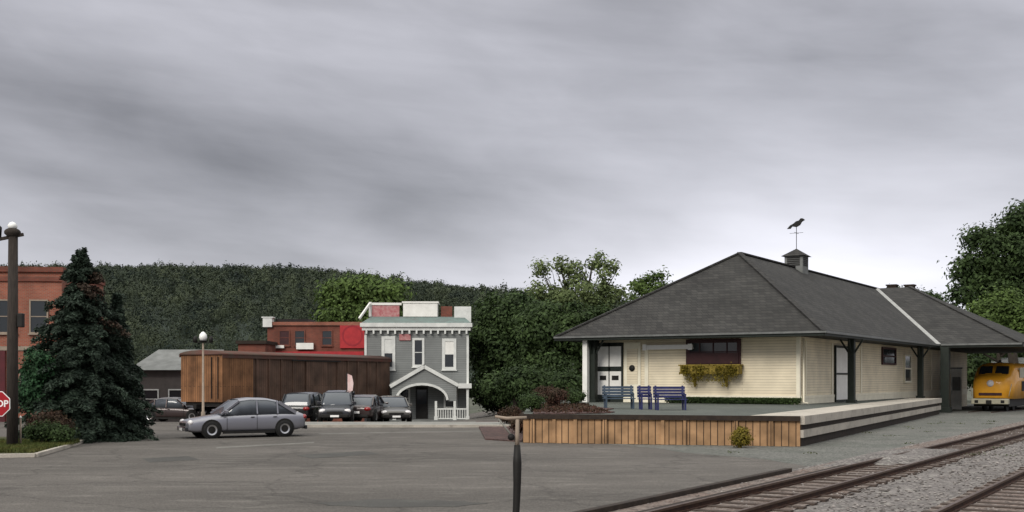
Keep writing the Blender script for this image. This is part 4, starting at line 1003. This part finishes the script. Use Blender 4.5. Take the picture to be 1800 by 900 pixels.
# ---------------------------------------------------------------- buildings on the left
def wall_win(parent, x0, x1, z0, z1, y=0.0, frame=None, glass=None, fw=0.08, sill=True, blind=None, name='window'):
    fm = frame or M['palewhite']; mb = MB()
    mb.box(x0-fw,x0,y-0.07,y-0.002,z0-fw,z1+fw); mb.box(x1,x1+fw,y-0.07,y-0.002,z0-fw,z1+fw); mb.box(x0,x1,y-0.07,y-0.002,z1,z1+fw); mb.box(x0,x1,y-0.07,y-0.002,z0-fw,z0)
    zm = (z0+z1)/2; mb.box(x0,x1,y-0.055,y-0.002,zm-0.025,zm+0.025)
    if sill: mb.box(x0-fw-0.05,x1+fw+0.05,y-0.13,y-0.003,z0-fw-0.07,z0-fw-0.002)
    f = mb.build(name, fm, parent)
    mb = MB(); mb.box(x0,x1,y-0.03,y-0.004,z0,zm-0.026); mb.box(x0,x1,y-0.03,y-0.004,zm+0.026,z1) if not blind else None
    mb.build('pane', glass or M['glass'], f)
    if blind: mb = MB(); mb.box(x0,x1,y-0.035,y-0.004,zm+0.026,z1); mb.build('blind', blind, f)
    return f
# brick building far left
d = 62; o = thing('brick_building', 'tall red brick building behind the spruce at the left edge', 'building', (at(30,d),d,-0.08), R(6))
sc_ = F/d; H_ = (HZ-478)/sc_+CAMH+0.08
mb = MB(); mb.box(-6,2.35,0,9,0,H_); mb.build('wall', M['brick'], o)
mb = MB(); mb.box(-6.1,2.45,-0.14,9.1,H_+0.002,H_+0.28); mb.box(-6.05,2.4,-0.10,-0.002,H_-0.5,H_-0.25); mb.build('cornice', M['brickdull'], o)
for zz in (4.9,): 
    for xx in (-4.6,-2.6,-0.5,1.15): wall_win(o, xx-0.42, xx+0.42, zz, zz+1.7, frame=M['stone'])
    for xx in (-4.6,-2.6,-0.5,1.15): pass
mb = MB(); mb.box(-6,2.36,-0.06,-0.002,3.9,4.12); mb.build('string_course', M['stone'], o)
mb = MB(); mb.box(-6,-0.6,-0.12,-0.002,0,3.88); mb.build('shopfront', M['maroonwall'], o)
wall_win(o, 0.2, 1.6, 1.0, 2.8, frame=M['stone'])
# low house with pale roof
d = 78; x0 = at(250,d); o = thing('low_house', 'low grey house with pale roof between the spruce and boxcar', 'house', (at(285,d),d,g_h(-24,d)), R(3))
zr = hz(612,d)+0.7; ze = hz(650,d)+0.7
mb = MB(); mb.box(-1.8,3.2,0,6,0,ze); mb.build('wall', M['greywall'], o)
mb = MB(); mb.add([(-2.2,-0.5,ze),(3.6,-0.5,ze),(3.6,6.5,ze),(-2.2,6.5,ze),(-1.0,3,zr),(3.6,3,zr)], [(0,1,5,4),(1,2,5),(2,3,4,5),(3,0,4),(3,2,1,0)]); mb.build('roof', M['greyroof'], o)
wall_win(o, -1.2,-0.3,1.0,2.2); wall_win(o, 0.5,1.4,1.0,2.2)
mb = MB(); mb.box(-1.0,-0.2,-0.05,-0.002,0,0.02); 
# red brick two-storey block behind the boxcar
d = 92; s_ = d/F; zg = g_h(-20,d); o = thing('red_block', 'two-storey red brick building behind the boxcar with big bright red board', 'building', (at(557,d),d,zg), R(0))
def bxz(py): return hz(py,d)-zg
def bxx(px): return (px-557)*s_
mb = MB(); mb.box(bxx(470),bxx(646),0,9,0,bxz(572)); mb.build('wall', M['brickdull'], o)
mb = MB(); mb.box(bxx(468),bxx(648),-0.15,9.1,bxz(572)+0.002,bxz(566)); mb.build('cornice', M['brick'], o)
mb = MB(); mb.box(bxx(482),bxx(540),0.6,4,bxz(566)+0.002,bxz(560)); mb.build('roof_hatch', M['iron'], o)
mb = MB(); mb.box(bxx(463),bxx(479),-0.25,0.6,bxz(575),bxz(559)); mb.box(bxx(461),bxx(481),-0.3,0.65,bxz(559)+0.002,bxz(557)); mb.build('chimney', M['palewhite'], o)
mb = MB(); mb.box(bxx(598),bxx(642),-0.14,-0.002,bxz(612),bxz(569)); b_ = mb.build('red_board', M['redpaint'], o)
mb = MB()
for k in range(20):
    a0_, a1_ = 2*PI*k/20, 2*PI*(k+1)/20; cx_, cz_ = bxx(620), bxz(590); ro, ri = 0.85, 0.72
    mb.add([(cx_+ro*math.cos(a0_),-0.15,cz_+ro*math.sin(a0_)),(cx_+ro*math.cos(a1_),-0.15,cz_+ro*math.sin(a1_)),(cx_+ri*math.cos(a1_),-0.15,cz_+ri*math.sin(a1_)),(cx_+ri*math.cos(a0_),-0.15,cz_+ri*math.sin(a0_))], [(0,1,2,3)])
mb.build('ring_mark', M['ring'], b_)
for p in (500, 527, 575): wall_win(o, bxx(p-8), bxx(p+8), bxz(606), bxz(582), frame=M['brickdull'], glass=M['maroon'] if p == 500 else M['glass'])
mb = MB(); mb.box(bxx(476),bxx(500),-0.2,-0.08,bxz(612),bxz(607)); mb.build('awning', M['white'], o)
mb = MB(); mb.box(bxx(522),bxx(552),-0.35,-0.08,bxz(614),bxz(603)); mb.build('awning', M['white'], o)
mb = MB(); mb.box(bxx(470),bxx(640),-0.30,-0.002,bxz(636),bxz(618)); mb.build('sign_band', M['redpaint'], o)
# brown annex left of it
d = 88; o = thing('brown_annex', 'low brown shed roof just left of the red brick building', 'building', (at(455,d),d,g_h(-20,d)), 0)
mb = MB(); z_ = hz(604,d)+1.1; mb.box(-1.6,0.5,0,6,0,z_); mb.build('wall', M['brickdull'], o); mb = MB(); mb.box(-1.75,0.6,-0.2,6.2,z_+0.002,z_+0.25); mb.build('roof', M['darkwood'], o)

# ---------------------------------------------------------------- grey Victorian house
d = 80; s_ = d/F; zg = -0.8
vh = thing('grey_house', 'two-storey grey clapboard house with white balustrade roof and arched gable porch', 'house', (at(732,d),d,zg), R(2))
def vx(px): return (px-732)*s_
def vz(py): return hz(py,d)-zg
mb = MB(); mb.box(vx(641),vx(824),0,8,0,vz(575)); mb.build('wall', M['greyboard'], vh)
mb = MB(); mb.box(vx(634),vx(830),-0.35,8.3,vz(575)+0.002,vz(568)); mb.box(vx(637),vx(827),-0.22,-0.002,vz(581),vz(575)-0.002)
for k in range(15):
    x = vx(645)+k*(vx(820)-vx(645))/14; mb.box(x-0.06,x+0.06,-0.3,-0.003,vz(587),vz(581)-0.003)
mb.build('cornice', M['palewhite'], vh)
mb = MB(); mb.add([(vx(636),-0.25,vz(568)),(vx(828),-0.25,vz(568)),(vx(828),8.2,vz(568)),(vx(636),8.2,vz(568)),(vx(650),1.2,vz(555)),(vx(815),1.2,vz(555)),(vx(815),7,vz(555)),(vx(650),7,vz(555))],
    [(0,1,5,4),(1,2,6,5),(2,3,7,6),(3,0,4,7),(4,5,6,7),(3,2,1,0)]); mb.build('roof', M['teal'], vh)
zr = vz(555)
mb = MB(); mb.box(vx(651),vx(700),1.25,1.4,zr,vz(532)-0.1); mb.build('faded_red_board', M['pink'], vh)
mb = MB(); mb.box(vx(646),vx(650.5),1.15,1.5,zr,vz(529)); mb.box(vx(650.6),vx(704),1.2,1.45,vz(532)-0.098,vz(529)-0.05); mb.beam((vx(632),0.0,vz(560)),(vx(648),1.1,vz(532)),0.12,0.14); mb.build('balustrade', M['white'], vh)
mb = MB(); mb.box(vx(707),vx(768),1.1,3.0,zr,vz(531)); mb.box(vx(705),vx(770),1.05,3.05,vz(531)+0.002,vz(528)); mb.build('roof_box', M['white'], vh)
mb = MB(); mb.box(vx(774),vx(794),1.4,2.2,zr,vz(536)); mb.build('chimney', M['brickdull'], vh)
mb = MB(); mb.box(vx(798),vx(828),1.0,2.4,zr-0.4,vz(537)); mb.build('roof_box', M['palewhite'], vh)
wall_win(vh, vx(676),vx(690),vz(645),vz(596), frame=M['palewhite'], fw=0.2, blind=M['palewhite'])
wall_win(vh, vx(729),vx(742),vz(641),vz(598), frame=M['palewhite'], fw=0.16)
wall_win(vh, vx(782),vx(797),vz(645),vz(600), frame=M['palewhite'], fw=0.2, blind=M['white'])
mb = MB(); mb.box(vx(702),vx(722),-0.1,-0.002,vz(587)-0.45,vz(587)-0.02); mb.build('name_board', M['pink'], vh)
mb = MB(); mb.box(vx(641),vx(645),-0.05,-0.002,0,vz(589)); mb.box(vx(820),vx(824),-0.05,-0.002,0,vz(589)); mb.build('corner_board', M['palewhite'], vh)
# porch
pf = -2.2
def arch(cx, r, z0, n=14): return [(cx+r*math.cos(a), z0+r*0.62*math.sin(a)) for a in np.linspace(0,PI,n)]
cx_ = vx(744); hw = 1.75; zs_ = vz(704)
gab = [(vx(693),vz(676)),(vx(748),vz(645)),(vx(803),vz(676)),(vx(803),zs_),(cx_+hw,zs_)]+arch(cx_, hw, zs_)[1:-1]+[(cx_-hw,zs_),(vx(693),zs_)]
mb = MB()
# porch front as strips over the arch
n = 24; xs_ = np.linspace(vx(693), vx(803), n+1)
def gt(x): 
    t = 1-abs(x-vx(748))/(vx(803)-vx(748)); return vz(676)+(vz(645)-vz(676))*t
def ab(x):
    u = (x-cx_)/hw
    return zs_+hw*0.62*math.sqrt(max(0,1-u*u)) if abs(u) < 1 else zs_
for a, b_ in zip(xs_, xs_[1:]):
    mb.add([(a,pf,ab(a)),(b_,pf,ab(b_)),(b_,pf,gt(b_)),(a,pf,gt(a)),(a,pf+0.12,ab(a)),(b_,pf+0.12,ab(b_)),(b_,pf+0.12,gt(b_)),(a,pf+0.12,gt(a))], [(0,1,2,3),(7,6,5,4),(0,4,5,1),(3,2,6,7)])
po = mb.build('porch_gable', M['greyboard'], vh, fix=False)
mb = MB()
for p0_, p1_ in (((vx(690),vz(679)),(vx(748),vz(645))),((vx(748),vz(645)),(vx(806),vz(677)))):
    mb.beam((p0_[0],pf-0.08,p0_[1]),(p1_[0],pf-0.08,p1_[1]),0.14,0.24)
mb.box(vx(806),vx(829),pf-0.15,-0.002,vz(682),vz(674))
prev = None
for a in np.linspace(0,PI,15):
    p = (cx_+hw*math.cos(a), pf-0.06, zs_+hw*0.62*math.sin(a)+0.08)
    if prev: mb.beam(prev, p, 0.10, 0.16)
    prev = p
mb.build('porch_trim', M['palewhite'], vh)
mb = MB()
for sgn in (-1,1):
    e = vx(748)+sgn*(vx(806)-vx(748)); mb.add([(vx(748),pf-0.1,vz(643)),(vx(748),-0.01,vz(643)),(e,-0.01,vz(676)+0.03),(e,pf-0.1,vz(676)+0.03),(vx(748),pf-0.1,vz(643)+0.08),(vx(748),-0.01,vz(643)+0.08),(e,-0.01,vz(676)+0.11),(e,pf-0.1,vz(676)+0.11)],
        [(0,1,2,3),(4,7,6,5),(0,3,7,4),(1,5,6,2),(3,2,6,7),(0,4,5,1)])
mb.build('porch_roof', M['greyroof'], vh)
for p in (697, 768, 800, 822):
    mb = MB(); x = vx(p); mb.box(x-0.08,x+0.08,pf,pf+0.16,0.25,zs_ if p < 803 else vz(682)-0.002); mb.box(x-0.12,x+0.12,pf-0.03,pf+0.2,0.25,0.5); mb.build('porch_column', M['palewhite'], vh)
mb = MB(); mb.box(vx(690),vx(829),pf-0.2,-0.002,0,0.25); mb.build('porch_floor', M['greyroof'], vh)
mb = MB(); mb.box(vx(770),vx(820),pf+0.03,pf+0.1,0.95,1.05); mb.box(vx(770),vx(820),pf+0.03,pf+0.1,0.3,0.38)
for k in range(12): x = vx(772)+k*0.165; mb.box(x-0.025,x+0.025,pf+0.04,pf+0.09,0.38,0.95)
mb.build('porch_railing', M['palewhite'], vh)
mb = MB(); mb.box(vx(731),vx(752),-0.06,-0.002,0.25,2.45); dr = mb.build('front_door', M['iron'], vh)
mb = MB(); mb.box(vx(733),vx(750),-0.08,-0.062,1.3,2.3); mb.build('pane', M['glass'], dr)
wall_win(vh, vx(783),vx(801),1.1,2.5, frame=M['palewhite'], fw=0.12); wall_win(vh, vx(704),vx(718),1.1,2.3, frame=M['palewhite'], fw=0.12)
wall_win(vh, vx(660),vx(676),1.1,2.3, frame=M['palewhite'], fw=0.12)

# ---------------------------------------------------------------- cars
def superring(y, w_, z0, z1, tw, n=5):
    """half-outline across a body section (x across), from left sill over the top to right sill"""
    pts = [(-w_*0.93,y,z0),(-w_,y,z0+0.18*(z1-z0)),(-w_,y,z0+0.6*(z1-z0)),(-w_*0.985,y,z0+0.82*(z1-z0)),(-tw*w_,y,z1-0.02),(-tw*w_*0.5,y,z1),(0,y,z1+0.008),
           (tw*w_*0.5,y,z1),(tw*w_,y,z1-0.02),(w_*0.985,y,z0+0.82*(z1-z0)),(w_,y,z0+0.6*(z1-z0)),(w_,y,z0+0.18*(z1-z0)),(w_*0.93,y,z0)]
    return pts
def make_car(name, label, paint, L_=4.6, W=1.8, H=1.45, kind='sedan', group=None):
    """nose points to local -y"""
    t = thing(name, label, 'car', group=group)
    h = W/2; y0 = -L_/2; belt = 0.62*H if kind != 'suv' else 0.58*H
    k = L_/4.6
    prof = [(-2.3,0.78,0.34,0.58),(-2.24,0.86,0.26,0.66),(-2.0,0.93,0.2,0.74),(-1.5,0.98,0.2,0.82),(-0.95,1.0,0.2,0.90),(-0.4,1.0,0.2,0.93),(0.6,1.0,0.2,0.95),(1.3,1.0,0.2,0.97),(1.9,0.97,0.22,0.98),(2.2,0.9,0.3,0.92),(2.3,0.82,0.38,0.8)]
    s_h = belt/0.93
    mb = MB(); mb.loft([superring(y*k, w_*h, z0, z1*s_h if z1 > 0.5 else z1, 0.86) for y, w_, z0, z1 in prof])
    body = mb.build('body', M[paint], t)
    sb = body.modifiers.new('sub', 'SUBSURF'); sb.levels = 1; sb.render_levels = 2
    # greenhouse
    if kind == 'sedan': g = [(-1.05,belt-0.02),(-0.35,H-0.06),(0.1,H),(0.75,H-0.02),(1.2,H-0.12),(1.85,belt)]
    elif kind == 'van': g = [(-1.35,belt-0.04),(-0.55,H-0.08),(-0.1,H),(1.2,H),(1.75,H-0.06),(2.15,belt+0.02)]
    else: g = [(-0.95,belt-0.02),(-0.45,H-0.08),(0.0,H),(1.3,H),(1.8,H-0.06),(2.12,belt)]
    zg0 = belt-0.06
    def gring(y, zt):
        u = (zt-zg0)/(H-zg0); wi = h*(0.92-0.17*u)
        return [(-h*0.92,y,zg0),(-wi,y,zt-0.05*u),(-wi*0.8,y,zt),(0,y,zt+0.012*u),(wi*0.8,y,zt),(wi,y,zt-0.05*u),(h*0.92,y,zg0)]
    mb = MB(); mb.loft([gring(y*k, max(z, zg0+0.02)) for y, z in g]); gl = mb.build('window_glass', M['carglass'], t)
    # roof panel and pillars in body colour
    mb = MB()
    top = [(y*k, z) for y, z in g[1:-1]]
    rr = []
    for y, z in top:
        u = (z-zg0)/(H-zg0); wi = h*(0.92-0.17*u)+0.012
        rr.append([(-wi,y,z-0.06*u),(-wi*0.8,y,z+0.016),(0,y,z+0.03),(wi*0.8,y,z+0.016),(wi,y,z-0.06*u)])
    mb.loft(rr, closed=False); 
    ro = mb.build('roof', M[paint], t)
    for sx in (-1,1):
        def pt(y, z, out=0.012):
            u = (z-zg0)/(H-zg0); return (sx*(h*(0.92-0.17*u)+out), y*k, z)
        for seg in ((pt(g[0][0],g[0][1]), pt(g[1][0],g[1][1]-0.04), 0.06, 0.07), (pt(g[-1][0],g[-1][1]), pt(g[-2][0],g[-2][1]-0.04), 0.07, 0.12)):
            mb = MB(); mb.beam(*seg); mb.build('pillar', M[paint], t)
        ys_ = (0.3, 1.25) if kind != 'sedan' else (0.32, 1.12)
        for yp in ys_: mb = MB(); mb.beam(pt(yp,belt-0.03), pt(yp,H-0.1), 0.05, 0.08); mb.build('pillar', M[paint], t)
    for nm, sy in (('headlight',-1),('tail_lamp',1)):
        for sx in (-1,1):
            mb = MB(); yy = sy*(2.2 if sy < 0 else 2.24)*k; z_ = 0.60*s_h if sy < 0 else 0.76*s_h
            mb.lathe([(0.001,-0.09*1),(0.10,-0.07),(0.14,0.0),(0.12,0.08),(0.001,0.09)], 12, (0,0,0), axis='y')
            o = mb.build(nm, M['lampglass'] if sy < 0 else M['redlamp'], t); o.location = (sx*h*0.72, yy+0.03*(1 if sy < 0 else -1), z_); o.scale = (1.35,1,0.8)
    for sy in (-1,1):
        mb = MB(); mb.box(-h*0.78,h*0.78,min(sy*2.26*k,sy*2.36*k),max(sy*2.26*k,sy*2.36*k),0.28,0.44); mb.build('bumper', M['iron'] if paint != 'silver' else M['darkcar'], t, bevel=0.03)
    mb = MB(); mb.box(-h*0.45,h*0.45,-2.33*k,-2.28*k,0.47*s_h,0.58*s_h); mb.build('grille', M['iron'], t)
    mb = MB(); mb.box(-0.24,0.24,2.37*k,2.38*k,0.5,0.62); mb.box(-0.22,0.22,-2.38*k,-2.37*k,0.3,0.4); mb.build('number_plate', M['signwhite'], t)
    for sx in (-1,1):
        mb = MB(); mb.box(sx*(h*0.92),sx*(h+0.14),-0.95*k,-0.83*k,belt,belt+0.13); mb.build('mirror', M[paint], t, bevel=0.02)
        mb = MB(); mb.box(sx*(h*0.9),sx*(h*1.0),-1.0*k,1.0*k,0.17,0.27); mb.build('sill', M['iron'], t)
        for ya, yb_ in ((-0.85,0.28),(0.3,1.15)):
            mb = MB(); xx = sx*(h+0.003); mb.box(xx-0.004,xx+0.004,ya*k-0.006,ya*k+0.006,0.3,belt-0.04); mb.box(xx-0.004,xx+0.02,(yb_-0.22)*k,(yb_-0.08)*k,belt-0.16,belt-0.13); mb.build('door_handle', M['iron'], t)
    for yy in (-1.42,1.38):
        for sx in (-1,1):
            cx0 = sx*(h-0.065)
            mb = MB(); mb.lathe([(0.20,-0.10),(0.30,-0.10),(0.325,-0.07),(0.325,0.07),(0.30,0.10),(0.20,0.10)], 22, (0,0,0), axis='x')
            wl = mb.build('wheel', M['tyre'], t); wl.location = (cx0, yy*k, 0.325)
            mb = MB(); mb.lathe([(0.001,-0.055),(0.06,-0.07),(0.09,-0.05),(0.19,-0.09),(0.21,-0.1),(0.21,0.1),(0.19,0.09),(0.09,0.05),(0.06,0.07),(0.001,0.055)], 18, axis='x'); mb.build('rim', M['chrome'], wl)
            mb = MB(); mb.tube([(sx*(h-0.2),yy*k,0.345),(sx*(h+0.006),yy*k,0.345)], 0.385, 22); mb.build('wheel_arch', M['iron'], t)
    return t
c1 = make_car('parked_car', 'silver grey saloon car parked nose left in the open car park', 'silver', 4.7, 1.8, 1.52, 'sedan')
c1.location = (at(424,44.6), 44.9, 0); c1.rotation_euler = (0,0,R(-61))
# nose to the left and a little to the camera
gpk = 'cars parked in front of the boxcar'
specs = [('charcoal car facing the camera, left of the upright banner', 'darkcar', 586, 58.6, 4, 'suv', 1.75, 1.62),
         ('black car nose-in just right of the silver car', 'blackcar', 533, 61.5, 170, 'suv', 1.75, 1.62),
         ('dark brown car between the banner and the dull beige car', 'browncar', 637, 60.3, 172, 'sedan', 1.75, 1.45),
         ('dull grey beige car in front of the grey house porch steps', 'beigecar', 684, 61.8, 12, 'sedan', 1.75, 1.42)]
for lb, pt_, px, d, rz, kd, W_, H_ in specs:
    c_ = make_car('parked_car', lb, pt_, 4.3, W_, H_, kd, gpk); c_.location = (at(px,d), d+1.6, g_h(at(px,d), d+1.6)+0.03); c_.rotation_euler = (0,0,R(rz))
c_ = make_car('parked_car', 'dark brown car beneath the end of the boxcar beside the lamp', 'browncar', 4.3, 1.75, 1.4, 'sedan'); c_.location = (at(312,66.5), 66.5, g_h(-19,66)+0.02); c_.rotation_euler = (0,0,R(80))
